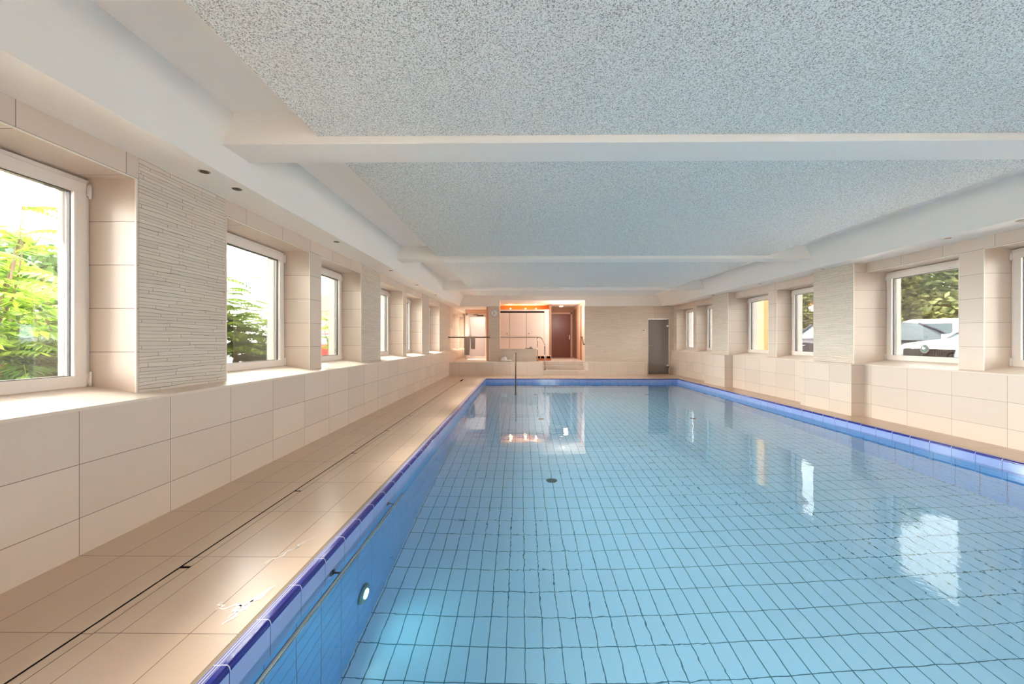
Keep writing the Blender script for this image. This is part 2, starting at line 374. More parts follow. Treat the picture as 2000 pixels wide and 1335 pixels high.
# ---- side walls
WT, WB_ = 2.37, 0.925
LEFT_OPEN = [(-1.9, -0.45), (-0.16, 1.02), (1.31, 2.783), (3.645, 5.097), (5.386, 6.74), (7.68, 9.153), (9.442, 10.914), (11.77, 13.254), (15.85, 17.35), (17.6, 18.9)]
RIGHT_OPEN = [(-1.9, -0.45), (-0.16, 1.29), (3.58, 5.033), (5.317, 6.732), (7.65, 9.059), (9.356, 10.772), (11.67, 13.139), (13.411, 14.811)]
def side_wall(name, s, XF, XW, XO, opens, ylo, yhi, tl, tu, panels):
    """s=-1 left, 1 right. XF lower face, XW upper face, XO outer face"""
    b = MB()
    lo, hi = (lambda a, c: (min(a, c), max(a, c)))(XF, XO)
    b.box(lo, hi, ylo, yhi, -0.3, 0.84, tl)
    # sloping sill and nose
    xf = XF - s * 0.012
    xi = XW + s * 0.34
    prof = [(xf, 0.835), (xf, 0.853), (XW, 0.853 + abs(XW - XF) * 0.145), (xi, 0.925), (XO, 0.905), (XO, 0.835)]
    b.prism(prof, ylo, yhi, 'sill')
    lo, hi = min(XW, XO), max(XW, XO)
    b.box(lo, hi, ylo, yhi, WT, ZS + 0.02, tu)
    ys = [ylo] + [v for o in opens for v in o] + [yhi]
    for a, c in zip(ys[0::2], ys[1::2]):
        pan = any(p0 - 0.02 <= a and c <= p1 + 0.02 for p0, p1 in panels)
        b.box(lo, hi, a, c, 0.85, WT, tu)
    for p0, p1 in panels:      # structured facing flush with the wall, full height
        x = XW - s * 0.004
        b.box(min(x, XW + s * 0.02), max(x, XW + s * 0.02), p0, p1, 0.87, ZS, 'strip_side')
    for a, c in opens:         # pale edge profiles round the reveals
        for yy in (a - 0.004, c - 0.004):
            if s > 0 and round(yy + 0.004, 3) in (6.732, 10.772): continue     # the projecting pier stands here
            x = XW - s * 0.003; b.box(min(x, XW + s * 0.006), max(x, XW + s * 0.006), yy, yy + 0.008, 0.875, WT, 'trim')
        x = XW - s * 0.003; b.box(min(x, XW + s * 0.006), max(x, XW + s * 0.006), a, c, WT - 0.004, WT + 0.004, 'trim')
    # outside render lining behind the frames
    for a, c in zip(ys[0::2], ys[1::2]):
        x0, x1 = sorted((XO + s * 0.004, XO - s * 0.16)); b.box(x0, x1, a - (0.015 if a != ylo else 0), c + (0.015 if c != yhi else 0), 0.84, WT + 0.02, 'render')
    x0, x1 = sorted((XO + s * 0.005, XO - s * 0.16)); b.box(x0, x1, ylo, yhi, WT - 0.015, ZS + 0.6, 'render')
    return b
LP = [(1.02, 1.31), (2.80, 3.625), (6.78, 7.66), (10.93, 11.75), (13.27, 15.3)]
b = side_wall('wall_left', -1, -2.545, -2.69, -3.22, LEFT_OPEN, YB, 19.3, 'tile_low_left', 'tile_up_left', LP[1:])
struct(b.build('wall_left', fix=True))
b = side_wall('wall_right', 1, 5.64, 5.73, 6.28, RIGHT_OPEN, YB, YE + 0.25, 'tile_low_right', 'tile_up_right', [])
# projecting piers on the right wall
for y0, y1, u0, u1 in ((6.66, 7.87, 6.73, 7.65), (10.76, 11.93, 10.77, 11.67), (1.6, 3.0, 1.65, 3.0)):
    b.box(5.43, 5.66, y0, y1, 0, 0.842, 'tile_low_right'); b.box(5.415, 5.66, y0 - 0.01, y1 + 0.01, 0.84, 0.855, 'sill')
    b.box(5.53, 5.75, u0, u1, 0.855, ZS + 0.01, 'tile_up_right'); b.box(5.526, 5.54, u0 + 0.012, u1, 0.857, ZS, 'strip_side')
    b.box(5.526, 5.536, u0 - 0.002, u0 + 0.012, 0.857, ZS, 'trim')
struct(b.build('wall_right'))

# ---- windows
def window(n, s, xg, y0, y1, z0=0.893, z1=2.358, hinge_far=True):
    W = thing('window_%d' % n, (xg, (y0 + y1) / 2, z0), None, None); W['kind'] = 'structure'
    h = (y1 - y0) / 2 - 0.004; H = z1 - z0 - 0.004
    def ring(b, x0, x1, o, wd, mat):
        x0, x1 = sorted((x0 * s, x1 * s))
        b.box(x0, x1, -h + o, h - o, o, o + wd, mat); b.box(x0, x1, -h + o, h - o, H - o - wd, H - o, mat)
        b.box(x0, x1, -h + o, -h + o + wd, o + wd, H - o - wd, mat); b.box(x0, x1, h - o - wd, h - o, o + wd, H - o - wd, mat)
    b = MB(); ring(b, 0.0, 0.075, 0.0, 0.05, 'pvc'); b.build('frame', W, bevel=0.003)
    b = MB(); ring(b, -0.018, 0.06, 0.028, 0.078, 'pvc'); b.build('sash', W, bevel=0.006)
    b = MB(); ring(b, 0.012, 0.03, 0.104, 0.006, 'gasket'); ring(b, 0.05, 0.062, 0.104, 0.003, 'gasket'); b.build('gasket', W)
    b = MB(); b.box(0.028 * s, 0.032 * s, -h + 0.106, h - 0.106, 0.106, H - 0.106, 'glass') if s > 0 else b.box(-0.032, -0.028, -h + 0.106, h - 0.106, 0.106, H - 0.106, 'glass'); b.build('glass_pane', W)
    if hinge_far is not None:
        hy = h - 0.012
        for hz in (0.03, H - 0.13):
            b = MB(); b.tube([(-0.022 * s, hy, hz), (-0.022 * s, hy, hz + 0.10)], 0.009, 'pvc', 10); loc_box(b, -0.012 * s, hy, hz + 0.05, 0.016, 0.03, 0.07, 'pvc'); b.build('hinge', W)
    b = MB()   # lever handle on the near stile
    loc_box(b, -0.024 * s, -h + 0.065, H * 0.5, 0.012, 0.03, 0.07, 'pvc'); b.tube([(-0.03 * s, -h + 0.065, H * 0.5), (-0.055 * s, -h + 0.065, H * 0.5)], 0.008, 'pvc', 8)
    b.tube([(-0.055 * s, -h + 0.065, H * 0.5), (-0.055 * s, -h + 0.065, H * 0.5 - 0.11)], 0.009, 'pvc', 8); b.build('handle', W)
    return W
k = 1
for y0, y1 in LEFT_OPEN:
    window(k, -1, -3.02, y0, y1); portal(-3.3, y0, y1, 0.93, 2.36, 1); k += 1
for y0, y1 in RIGHT_OPEN:
    window(k, 1, 6.06, y0, y1); portal(6.36, y0, y1, 0.93, 2.36, -1); k += 1

# ---- rear wall (behind the camera) with an unseen window added as fill light
b = MB()
for x0, x1 in ((-3.2, 1.2), (2.7, 6.2)): b.box(x0, x1, YB - 0.3, YB, -0.3, 3.0, 'tile_end')
for x0, x1 in ((1.2, 2.7),): b.box(x0, x1, YB - 0.3, YB, -0.3, 0.1, 'tile_end'); b.box(x0, x1, YB - 0.3, YB, 2.4, 3.0, 'tile_end')
struct(b.build('wall_rear'))
for (x0, x1) in ((1.2, 2.7),):
    W = thing('window_%d' % k, ((x0 + x1) / 2, YB - 0.15, 0.1), None, None); W['kind'] = 'structure'; k += 1
    h = (x1 - x0) / 2; b = MB()
    b.box(-h, h, -0.03, 0.03, 0, 0.08, 'pvc'); b.box(-h, h, -0.03, 0.03, 2.22, 2.3, 'pvc')
    for xx in (-h, -0.04, h - 0.08): b.box(xx, xx + 0.08, -0.03, 0.03, 0.08, 2.22, 'pvc')
    b.build('frame', W)
    b = MB(); b.box(-h + 0.08, h - 0.08, -0.002, 0.002, 0.08, 2.22, 'glass'); b.build('glass_pane', W)
    p = portal(0, -h, h, 0.15, 2.35, 1); p.location = ((x0 + x1) / 2, YB - 0.35, 1.25); p.rotation_euler = Vector((0, 1, 0)).to_track_quat('-Z', 'Z').to_euler()

# ---- ceiling: soffits, leaning upstands, high ceiling, beams
b = MB()
b.box(-2.30, 5.26, YB, YE, ZH, ZH + 0.1, 'white')
b.prism([(-2.70, ZS), (-2.295, ZS), (-2.13, ZH), (-2.13, ZH + 0.1), (-2.70, ZH + 0.1)], YB, YE, 'white')
b.prism([(5.55, ZS), (5.75, ZS), (5.75, ZH + 0.1), (5.05, ZH + 0.1), (5.05, ZH), (5.26, ZS)], YB, YE + 0.2, 'white')
b.box(-3.2, -1.24, YE, 16.72, ZS, ZS + 0.1, 'white'); b.box(-3.2, -2.265, 16.7, 19.4, ZS, ZS + 0.1, 'white')                     # niche ceiling
b.box(-2.7, -0.79, YE - 0.08, YE + 0.02, ZS, ZH + 0.05, 'white'); b.box(2.40, 5.75, YE - 0.08, YE + 0.02, ZS, ZH + 0.05, 'white')
b.box(-0.79, 2.40, YE - 0.08, YE + 0.02, 2.745, ZH + 0.05, 'white')
struct(b.build('ceiling'))
BE = [(2.96, 3.28), (7.19, 7.50), (11.36, 11.68)]
for i, (y0, y1) in enumerate(BE):
    b = MB(); xa = -2.295 + (ZB - ZS) / (ZH - ZS) * 0.165; xb = 5.26 - (ZB - ZS) / (ZH - ZS) * 0.21
    b.prism([(xa - 0.0, ZB), (xb, ZB), (5.05, ZH + 0.01), (-2.13, ZH + 0.01)], y0, y1, 'white', axis='Y')
    struct(b.build('trim_%d' % (i + 1), bevel=0.006))
PY = [(YB, 2.955), (3.285, 7.185), (7.505, 11.355), (11.685, 13.5)]
for i, (y0, y1) in enumerate(PY):
    b = MB(); b.box(-1.497, 4.375, y0, y1, ZP, ZP + 0.05, 'speckle')
    b.box(-1.3, 4.2, y0 + 0.2, y1 - 0.2, ZP + 0.05, ZH + 0.002, 'white')
    tag(b.build('ceiling_panel'), ['speckled acoustic ceiling panel above the near half of the pool, before the first beam', 'speckled acoustic ceiling panel between first and second beam',
        'speckled acoustic ceiling panel between second and third beam', 'shortest acoustic ceiling panel, beyond the third beam near the end wall'][i], 'ceiling panel', 'speckled acoustic ceiling panels')

# ---- recessed spotlights (switched off)
for i, (x, y, lab) in enumerate(((-2.41, 3.035, 'small recessed dark spotlight above the striped panel by the near left window'), (-2.41, 3.387, 'small recessed dark spotlight just left of the first beam end, second along left ceiling edge'),
        (-2.40, 5.212, 'small recessed spotlight above the pier between second and third left windows'), (-2.39, 7.36, 'small recessed spotlight above the second striped panel on left'),
        (-2.40, 9.263, 'small recessed spotlight above the narrow pier beyond the second left striped panel'), (-2.40, 11.3, 'farthest small recessed spotlight along the left ceiling edge'), (5.37, 4.358, 'large recessed spotlight at right edge of photo, nearest on right ceiling edge'),
        (5.37, 5.112, 'small recessed spotlight above the window with parked cars'), (5.44, 7.30, 'small recessed spotlight above the near projecting right pier'),
        (5.43, 9.18, 'small recessed spotlight above the yellow-walled right window'), (5.42, 11.4, 'farthest small recessed spotlight, above the far projecting right pier'))):
    t = thing('recessed_spotlight', (x, y, ZS), lab, 'ceiling light', 'recessed spotlights along the ceiling edges')
    r = 0.036 if i != 6 else 0.05
    q = MB(); q.tube([(0, 0, -0.003), (0, 0, 0.0)], [r, r + 0.004], 'steel', 24, cap=False); q.disc((0, 0, -0.003), (0, 0, 1), r, 0.001, 'steel', 24); q.build('rim', t)
    q = MB(); q.disc((0, 0, -0.0055), (0, 0, 1), r * 0.8, 0.002, 'darksteel' if x < 0 else 'steel', 24); q.build('lens', t)

# ---- far end: raised ledge, steps, end wall, niche, passage
b = MB()
b.box(-2.56, 0.80, 14.33, 20.3, -0.05, ZL, 'tile_ledge'); b.box(2.30, 4.50, 14.33, 15.15, -0.05, ZL, 'tile_ledge')
b.box(0.80, 2.30, 14.33, 14.63, -0.05, 0.175, 'tile_ledge'); b.box(0.80, 2.30, 14.63, 14.93, -0.05, 0.32, 'tile_ledge'); b.box(0.80, 2.30, 14.93, 20.3, -0.05, ZL, 'tile_ledge')
b.box(2.30, 2.6, 15.1, 20.3, -0.05, ZL, 'tile_ledge')
b.box(-3.2, -2.5, 14.5, 20.3, -0.05, ZL - 0.02, 'tile_ledge')
b.box(2.301, 2.405, 14.322, 14.40, 0.175, ZL + 0.002, 'trim')
# thin dark shadow joint and pale nosing
b.box(-2.545, 0.795, 14.322, 14.335, ZL - 0.012, ZL + 0.001, 'trim'); b.box(2.41, 4.50, 14.322, 14.335, ZL - 0.012, ZL + 0.001, 'trim')
b.box(0.80, 2.30, 14.325, 14.34, 0.165, 0.177, 'trim'); b.box(0.80, 2.30, 14.625, 14.64, 0.31, 0.322, 'trim'); b.box(0.80, 2.30, 14.925, 14.94, 0.456, 0.468, 'trim')
struct(b.build('floor_raised'))
b = MB()
b.box(-1.20, -0.79, YE, YE + 0.35, ZL, ZS, 'tile_end'); b.box(-1.20, -0.79, YE - 0.006, YE, ZL, ZS, 'strip_end')
b.box(2.40, 4.752, YE, YE + 0.2, 0, ZS, 'tile_end'); b.box(4.752, 5.556, YE, YE + 0.2, 2.06, ZS, 'tile_end'); b.box(5.556, 5.76, YE, YE + 0.2, 0, ZS, 'tile_end')
b.box(2.40, 4.54, YE - 0.006, YE, ZL, ZS, 'strip_end')
b.box(-0.79, 0.596, YE + 0.02, YE + 0.22, ZL, 0.915, 'strip_end'); b.box(-0.79, 0.61, YE + 0.005, YE + 0.235, 0.915, 0.93, 'sill')
b.box(2.395, 2.40, YE - 0.004, YE + 0.2, ZL, 2.745, 'trim'); b.box(-0.79, -0.785, YE - 0.004, YE + 0.3, 0.93, 2.745, 'trim')
struct(b.build('wall_far'))
M['hall'] = plain('pinkish_hall_paint', (226, 186, 158), 0.6)
M['hall_dark'] = plain('brown_hall_wall', (168, 128, 100), 0.6)
M['red_wood'] = plain('reddish_wood_panel', (172, 104, 72), 0.4)
M['orange'] = plain('warm_lit_hall_wall', (236, 140, 62), 0.6)  # warm lamplight on this wall put into its orange colour
b = MB()
b.box(2.40, 2.6, YE + 0.2, 20.2, ZL, 2.78, 'hall'); b.box(-2.0, 2.6, 18.25, 18.45, ZL, 2.78, 'hall_dark'); b.box(-1.4, 2.6, YE + 0.021, 20.2, 2.745, 2.85, 'white')
b.box(-1.28, 1.20, 17.45, 17.6, ZL, 2.745, 'orange'); b.box(1.20, 1.28, 16.78, 18.3, ZL, 2.745, 'hall_dark')
b.box(2.392, 2.401, 15.85, 16.2, ZL, 2.62, 'red_wood'); b.box(2.392, 2.401, 17.2, 18.24, ZL, 2.62, 'hall_dark')
b.box(-1.31, -1.24, YE + 0.2, 18.4, ZL, 2.78, 'hall')
# niche walls
b.box(-2.27, -1.24, 16.62, 16.72, 2.36, 2.60, 'hall'); b.box(-2.30, -2.265, 16.62, 19.3, ZL, 2.60, 'tile_end'); b.box(-1.31, -1.24, 16.6, 16.72, ZL, 2.6, 'hall')
b.box(-3.2, -2.265, 19.3, 19.4, ZL, 2.7, 'tile_end')
struct(b.build('wall_hall'))

# ---- door_1: grey glass door, bottom right of the end wall
M['greyglass'] = plain('smoked_grey_glass_door', (126, 120, 118), 0.08, spec=0.8)
D = thing('door_1', (4.752, YE, 0), None, None); D['kind'] = 'structure'
b = MB(); b.box(0.0, 0.02, -0.012, 0.03, 0, 2.06, 'trim'); b.box(0.784, 0.804, -0.012, 0.03, 0, 2.06, 'trim'); b.box(0, 0.804, -0.012, 0.03, 2.04, 2.06, 'trim'); b.box(0.02, 0.784, 0.05, 0.1, 0, 2.04, 'black'); b.build('frame', D)
b = MB(); b.box(0.024, 0.78, 0.004, 0.014, 0.012, 2.036, 'greyglass'); b.build('glass_leaf', D)
b = MB(); b.disc((0.07, 0.004, 1.05), (0, -1, 0), 0.035, 0.012, 'steel'); b.tube([(0.07, -0.008, 1.05), (0.07, -0.05, 1.05), (0.2, -0.05, 1.05)], 0.011, 'steel'); b.disc((0.07, 0.004, 0.96), (0, -1, 0), 0.022, 0.014, 'steel'); b.build('handle', D)
for hz in (0.30, 1.78):
    b = MB(); b.disc((0.735, 0.004, hz), (0, -1, 0), 0.042, 0.012, 'steel'); b.tube([(0.79, -0.012, hz - 0.06), (0.79, -0.012, hz + 0.06)], 0.012, 'steel'); loc_box(b, 0.765, -0.002, hz, 0.05, 0.008, 0.03, 'steel'); b.build('hinge', D)
# ---- door_2: glazed door in the niche
M['frost'] = frosted('frosted_door_glass', (190, 189, 187), 0.75)
D = thing('door_2', (-2.265, 16.6, ZL), None, None); D['kind'] = 'structure'
b = MB(); b.box(0.0, 0.07, 0, 0.06, 0, 1.89, 'pvc'); b.box(0.885, 0.955, 0, 0.06, 0, 1.89, 'pvc'); b.box(0, 0.955, 0, 0.06, 1.83, 1.89, 'pvc'); b.build('frame', D)
b = MB(); b.box(0.07, 0.16, -0.02, 0.04, 0.02, 1.83, 'pvc'); b.box(0.80, 0.885, -0.02, 0.04, 0.02, 1.83, 'pvc'); b.box(0.16, 0.80, -0.02, 0.04, 0.02, 0.12, 'pvc'); b.box(0.16, 0.80, -0.02, 0.04, 1.76, 1.83, 'pvc'); b.build('door_leaf', D, bevel=0.004)
b = MB(); b.box(0.16, 0.80, 0.0, 0.01, 0.12, 1.76, 'frost'); b.build('frosted_pane', D)
b = MB(); loc_box(b, 0.60, -0.045, 1.80, 0.26, 0.05, 0.05, 'darksteel'); b.tube([(0.55, -0.06, 1.80), (0.30, -0.08, 1.84), (0.5, -0.02, 1.86)], 0.008, 'darksteel', 8); b.build('door_closer', D)
b = MB(); loc_box(b, 0.115, -0.026, 0.95, 0.03, 0.012, 0.15, 'steel'); b.tube([(0.115, -0.03, 0.98), (0.115, -0.07, 0.98), (0.24, -0.07, 0.98)], 0.011, 'steel'); b.build('handle', D)
# ---- door_3: brown door at the end of the passage
M['brown_door'] = plain('reddish_brown_door_leaf', (124, 62, 38), 0.35)
D = thing('door_3', (1.40, 18.25, ZL), None, None); D['kind'] = 'structure'
b = MB(); b.box(-0.06, 0.0, -0.03, 0.02, 0, 2.04, 'hall'); b.box(0.86, 0.92, -0.03, 0.02, 0, 2.04, 'hall'); b.box(-0.06, 0.92, -0.03, 0.02, 1.98, 2.04, 'hall'); b.build('frame', D)
b = MB(); b.box(0.003, 0.857, -0.02, 0.0, 0.02, 1.977, 'brown_door'); b.build('door_leaf', D)
b = MB(); b.tube([(0.80, -0.02, 0.98), (0.80, -0.06, 0.98), (0.66, -0.06, 0.98)], 0.011, 'steel'); loc_box(b, 0.80, -0.024, 0.93, 0.04, 0.008, 0.2, 'steel'); b.build('handle', D)

# ---- wardrobe behind the half wall
M['cab'] = plain('cream_cabinet_front', (242, 230, 220), 0.35)
t = thing('wardrobe', (-1.20, 16.8, ZL), 'built-in cream wardrobe with tall doors behind the half wall', 'wardrobe')
b = MB(); b.box(0, 2.395, 0.0, 0.6, 0, 0.06, 'cab'); b.box(0, 2.395, 0.0, 0.6, 2.0, 2.075, 'cab'); b.box(2.19, 2.395, 0, 0.6, 0.06, 2.0, 'cab'); b.box(0, 2.2, 0.025, 0.6, 0.06, 2.0, 'black'); b.build('body', t)
for i, (x0, x1) in enumerate(((0.02, 0.725), (0.737, 1.43), (1.442, 2.18))):
    b = MB(); b.box(x0, x1, -0.02, 0.0, 0.065, 1.93, 'cab'); dd = b.build('door', t)
    kx = (0.63, None, 1.535)[i]
    if kx:
        b = MB(); b.disc((kx, -0.02, 1.06), (0, -1, 0), 0.014, 0.02, 'darksteel', 12); b.disc((kx, -0.04, 1.06), (0, -1, 0), 0.022, 0.01, 'darksteel', 12); b.build('knob', dd)
# warm spots on top of the wardrobe
M['warm_lamp'] = plain('warm_lamp_glow', (255, 214, 150), 0.5, emit=(255, 196, 120), es=14)
for i, x in enumerate((-0.43, 0.20, 0.64)):
    t = thing('cabinet_lamp', (x, 16.82, 2.54), 'small warm glowing lamp on top of the cream wardrobe, ' + ('left one', 'middle one', 'right one')[i], 'lamp', 'warm lamps on the wardrobe top')
    q = MB(); q.disc((0, 0, 0.001), (0, 0, 1), 0.03, 0.012, 'steel', 16); q.build('base', t)
    q = MB(); q.tube([(0, 0, 0.013), (0, 0, 0.03), (0, 0, 0.045), (0, 0, 0.052)], [0.022, 0.028, 0.02, 0.004], 'warm_lamp', 16); q.build('bulb', t)
    l = bpy.data.lights.new('cabinet_lamp_light', 'POINT'); l.energy = 2.0; l.color = (1.0, 0.55, 0.25); l.shadow_soft_size = 0.03
    lo = bpy.data.objects.new('cabinet_lamp_light', l); C.objects.link(lo); lo.location = (x, 16.95, 2.64)
# ---- passage ceiling lamps
M['lamp_on'] = plain('glowing_white_diffuser', (255, 240, 220), 0.5, emit=(255, 226, 190), es=6)
for i, (x, y, r) in enumerate(((1.66, 15.55, 0.07), (1.75, 17.4, 0.1))):
    t = thing('ceiling_lamp', (x, y, 2.745), ('small glowing ceiling lamp at the front of the warm passage', 'round ceiling lamp in front of the brown passage door')[i], 'ceiling light')
    q = MB(); q.disc((0, 0, -0.02), (0, 0, 1), r, 0.019, 'pvc'); q.build('lamp_base', t)
    q = MB(); q.tube([(0, 0, -0.02), (0, 0, -0.04), (0, 0, -0.05)], [r * 0.9, r * 0.8, r * 0.3], 'lamp_on', 24); q.build('diffuser', t)
l = bpy.data.lights.new('passage_lamp_light', 'POINT'); l.energy = 34; l.color = (1.0, 0.94, 0.88); l.shadow_soft_size = 0.08
lo = bpy.data.objects.new('passage_lamp_light', l); C.objects.link(lo); lo.location = (1.75, 15.8, 2.1)
# ---- low wooden box with dark slots
t = thing('low_bench', (0.58, 15.55, ZL), 'low orange wooden bench box with three dark openings beside the steps', 'bench')
M['orange_wood'] = plain('orange_wood', (204, 116, 58), 0.4)
b = MB(); b.box(0, 0.60, 0, 0.35, 0, 0.08, 'orange_wood'); b.box(0, 0.60, 0, 0.35, 0.165, 0.18, 'hall')
for x in (0, 0.17, 0.39, 0.57): b.box(x, x + 0.03, 0.0, 0.35, 0.08, 0.165, 'hall')
b.build('box', t)
b = MB(); b.box(0.03, 0.57, 0.03, 0.34, 0.08, 0.165, 'black'); b.build('recess', t)

# ---- wall clock
t = thing('wall_clock', (-0.985, YE - 0.006, 2.27), 'round white wall clock on the tiled pillar', 'clock')
b = MB(); b.disc((0, 0, 0), (0, -1, 0), 0.145, 0.03, 'steel', 40); b.build('case', t)
M['dial'] = plain('white_clock_dial', (236, 232, 226), 0.4)
b = MB(); b.disc((0, -0.03, 0), (0, -1, 0), 0.132, 0.003, 'dial', 40)
for k in range(12):
    a = 2 * pi * k / 12; r = 0.112; b.tube([(sin(a) * 0.10, -0.034, cos(a) * 0.10), (sin(a) * 0.122, -0.034, cos(a) * 0.122)], 0.004, 'gasket', 6)
b.build('dial', t)
for nm, a, ln, wd in (('hour_hand', R(208), 0.07, 0.007), ('minute_hand', R(328), 0.1, 0.006)):
    b = MB(); b.tube([(0, -0.038, 0), (sin(a) * ln, -0.038, cos(a) * ln)], wd, 'black', 6); b.build(nm, t)

# ---- thermostat by the grey door
t = thing('room_thermostat', (4.60, YE - 0.006, 1.62), 'small white wall controller with dark display left of the grey door', 'thermostat')
b = MB(); loc_box(b, 0, -0.012, 0, 0.11, 0.024, 0.09, 'pvc'); b.build('case', t, bevel=0.004)
b = MB(); loc_box(b, 0.0, -0.026, 0.0, 0.06, 0.004, 0.03, 'gasket'); b.build('display', t)

# ---- handrails
t = thing('handrail', (-2.62, 14.9, 1.36), 'dark horizontal handrail spanning from left wall to the clock pillar', 'handrail')
b = MB(); b.tube([(-0.06, 0, 0), (1.43, 0, 0)], 0.02, 'darksteel'); b.tube([(1.43, 0, 0), (1.455, 0.06, 0), (1.455, 0.195, 0)], 0.02, 'darksteel'); b.build('rail', t)
b = MB(); b.disc((-0.068, 0, 0), (1, 0, 0), 0.045, 0.012, 'darksteel'); b.build('flange', t)
t = thing('handrail', (-0.76, 14.9, ZL), 'handrail before the half wall, bending down to the steps', 'handrail')
b = MB(); pts = [(0.03, 0.19, 0.895), (0.03, 0.05, 0.895), (0.06, 0.01, 0.895), (0.10, 0, 0.895), (1.40, 0, 0.895), (1.48, -0.02, 0.89), (1.54, -0.12, 0.85), (1.60, -0.35, 0.70), (1.625, -0.50, 0.62), (1.625, -0.535, 0.55)]
b.tube(pts, 0.02, 'steel'); b.build('rail', t)
for x, y, z0 in ((1.385, 0.0, 0.0), (1.625, -0.535, -0.291)):
    b = MB(); b.tube([(x, y, z0 + 0.001), (x, y, 0.885 if y == 0 else 0.56)], 0.019, 'steel'); b.disc((x, y, z0 + 0.001), (0, 0, 1), 0.045, 0.01, 'steel'); b.build('post', t)
t = thing('handrail', (2.39, 15.45, 1.34), 'short sloping handrail on the right jamb of the passage opening', 'handrail')
b = MB(); b.tube([(-0.06, 0.25, 0.03), (-0.06, 0, 0.0), (-0.05, -0.45, -0.24), (0.0, -0.46, -0.25)], 0.018, 'darksteel'); b.build('rail', t)
b = MB(); b.disc((0.008, 0.2, 0.03), (-1, 0, 0), 0.04, 0.012, 'darksteel'); b.tube([(0, 0.2, 0.03), (-0.06, 0.2, 0.028)], 0.012, 'darksteel'); b.build('bracket', t)

# pool entry pole
t = thing('pool_handrail', (-0.147, 11.45, -1.4), 'upright stainless handrail pole standing in the far end of the pool', 'handrail')
b = MB(); b.tube([(0, 0, 0.001), (0, 0, 2.2), (0, 0.03, 2.255), (0, 0.09, 2.28), (0, 0.2, 2.28), (0, 0.27, 2.255), (0, 0.3, 2.2), (0, 0.3, 0.001)], 0.018, 'darksteel', 16); b.build('tube', t)
for yy in (0, 0.3): b = MB(); b.disc((0, yy, 0.001), (0, 0, 1), 0.05, 0.012, 'steel'); b.build('floor_flange', t)

# grab rail along the left pool wall
t = thing('grab_rail', (PXL, 0.3, -0.14), 'long stainless grab rail mounted along the left pool wall', 'grab rail')
b = MB(); b.tube([(0.062, -0.4, 0), (0.062, 3.25, 0), (0.06, 3.262, 0)], 0.0155, 'steel', 16); b.build('tube', t)
for y in (0.06, 1.05, 2.05, 3.04):
    b = MB(); b.disc((0.001, y, 0), (1, 0, 0), 0.03, 0.006, 'darksteel', 20); b.tube([(0.006, y, 0), (0.05, y, 0)], 0.008, 'darksteel', 10)
    for dz in (-0.018, 0.018): b.disc((0.006, y, dz), (1, 0, 0), 0.005, 0.004, 'black', 8)
    b.build('bracket', t)
# underwater lights
M['pool_lamp'] = plain('glowing_cyan_white_lamp_lens', (220, 255, 250), 0.2, emit=(190, 255, 245), es=7)
M['lamp_ring'] = plain('grey_green_lamp_ring', (92, 132, 134), 0.4, metal=0.3)
LAMPS = [(PXL, 2.81, 1, 'glowing round underwater lamp in the left pool wall')]
for x in (0.3, 1.97, 3.6):  # unseen fill lights without fittings, added to brighten the pool floor
    l = bpy.data.lights.new('near_wall_underwater_fill_light', 'SPOT'); l.energy = 45; l.color = (0.8, 0.97, 1.0); l.spot_size = R(165); l.spot_blend = 1.0; l.shadow_soft_size = 0.1
    lo = bpy.data.objects.new('near_wall_underwater_fill_light', l); C.objects.link(lo); lo.location = (x, PYN + 0.06, -0.7); lo.rotation_euler = Vector((0, 1, 0.08)).to_track_quat('-Z', 'Z').to_euler()
for x, y, s, lab in LAMPS:
    t = thing('underwater_lamp', (x, y, -0.965), lab, 'pool lamp')
    b = MB(); b.tube([(0, 0, 0), (s * 0.018, 0, 0), (s * 0.024, 0, 0)], [0.085, 0.082, 0.07], 'lamp_ring', 32); b.build('ring', t)
    b = MB(); b.tube([(s * 0.02, 0, 0), (s * 0.03, 0, 0), (s * 0.034, 0, 0)], [0.045, 0.04, 0.02], 'pool_lamp', 24); b.build('lens', t)
    l = bpy.data.lights.new('underwater_lamp_light', 'SPOT'); l.energy = 5.5; l.color = (0.45, 1.0, 0.92); l.spot_size = R(150); l.spot_blend = 0.9; l.shadow_soft_size = 0.045
    lo = bpy.data.objects.new('underwater_lamp_light', l); C.objects.link(lo); lo.location = (x + s * 0.06, y, -0.965); lo.rotation_euler = Vector((s, 0, -0.35)).to_track_quat('-Z', 'Z').to_euler()
# pool floor drains
M['drainm'] = plain('dark_teal_drain_grate', (34, 84, 90), 0.5)
for x, y, lab in ((0.40, 5.17, 'largest dark round drain on pool floor, nearest the camera'), (0.425, 8.33, 'middle dark round drain on pool floor, left of centre'), (3.54, 8.3, 'dark round drain on pool floor towards the right side'),
                  (0.425, 11.48, 'far small round drain on pool floor near the entry pole'), (3.58, 11.46, 'far small round drain on pool floor on the right')):
    t = thing('floor_drain', (x, y, -1.4), lab, 'drain', 'round drains in the pool floor')
    b = MB(); b.tube([(0, 0, 0.001), (0, 0, 0.01), (0, 0, 0.014)], [0.066, 0.066, 0.05], 'drainm', 28)
    for a in range(8): b.tube([(cos(a * pi / 4) * 0.012, sin(a * pi / 4) * 0.012, 0.0145), (cos(a * pi / 4) * 0.044, sin(a * pi / 4) * 0.044, 0.0145)], 0.003, 'black', 6)
    b.build('grate', t)

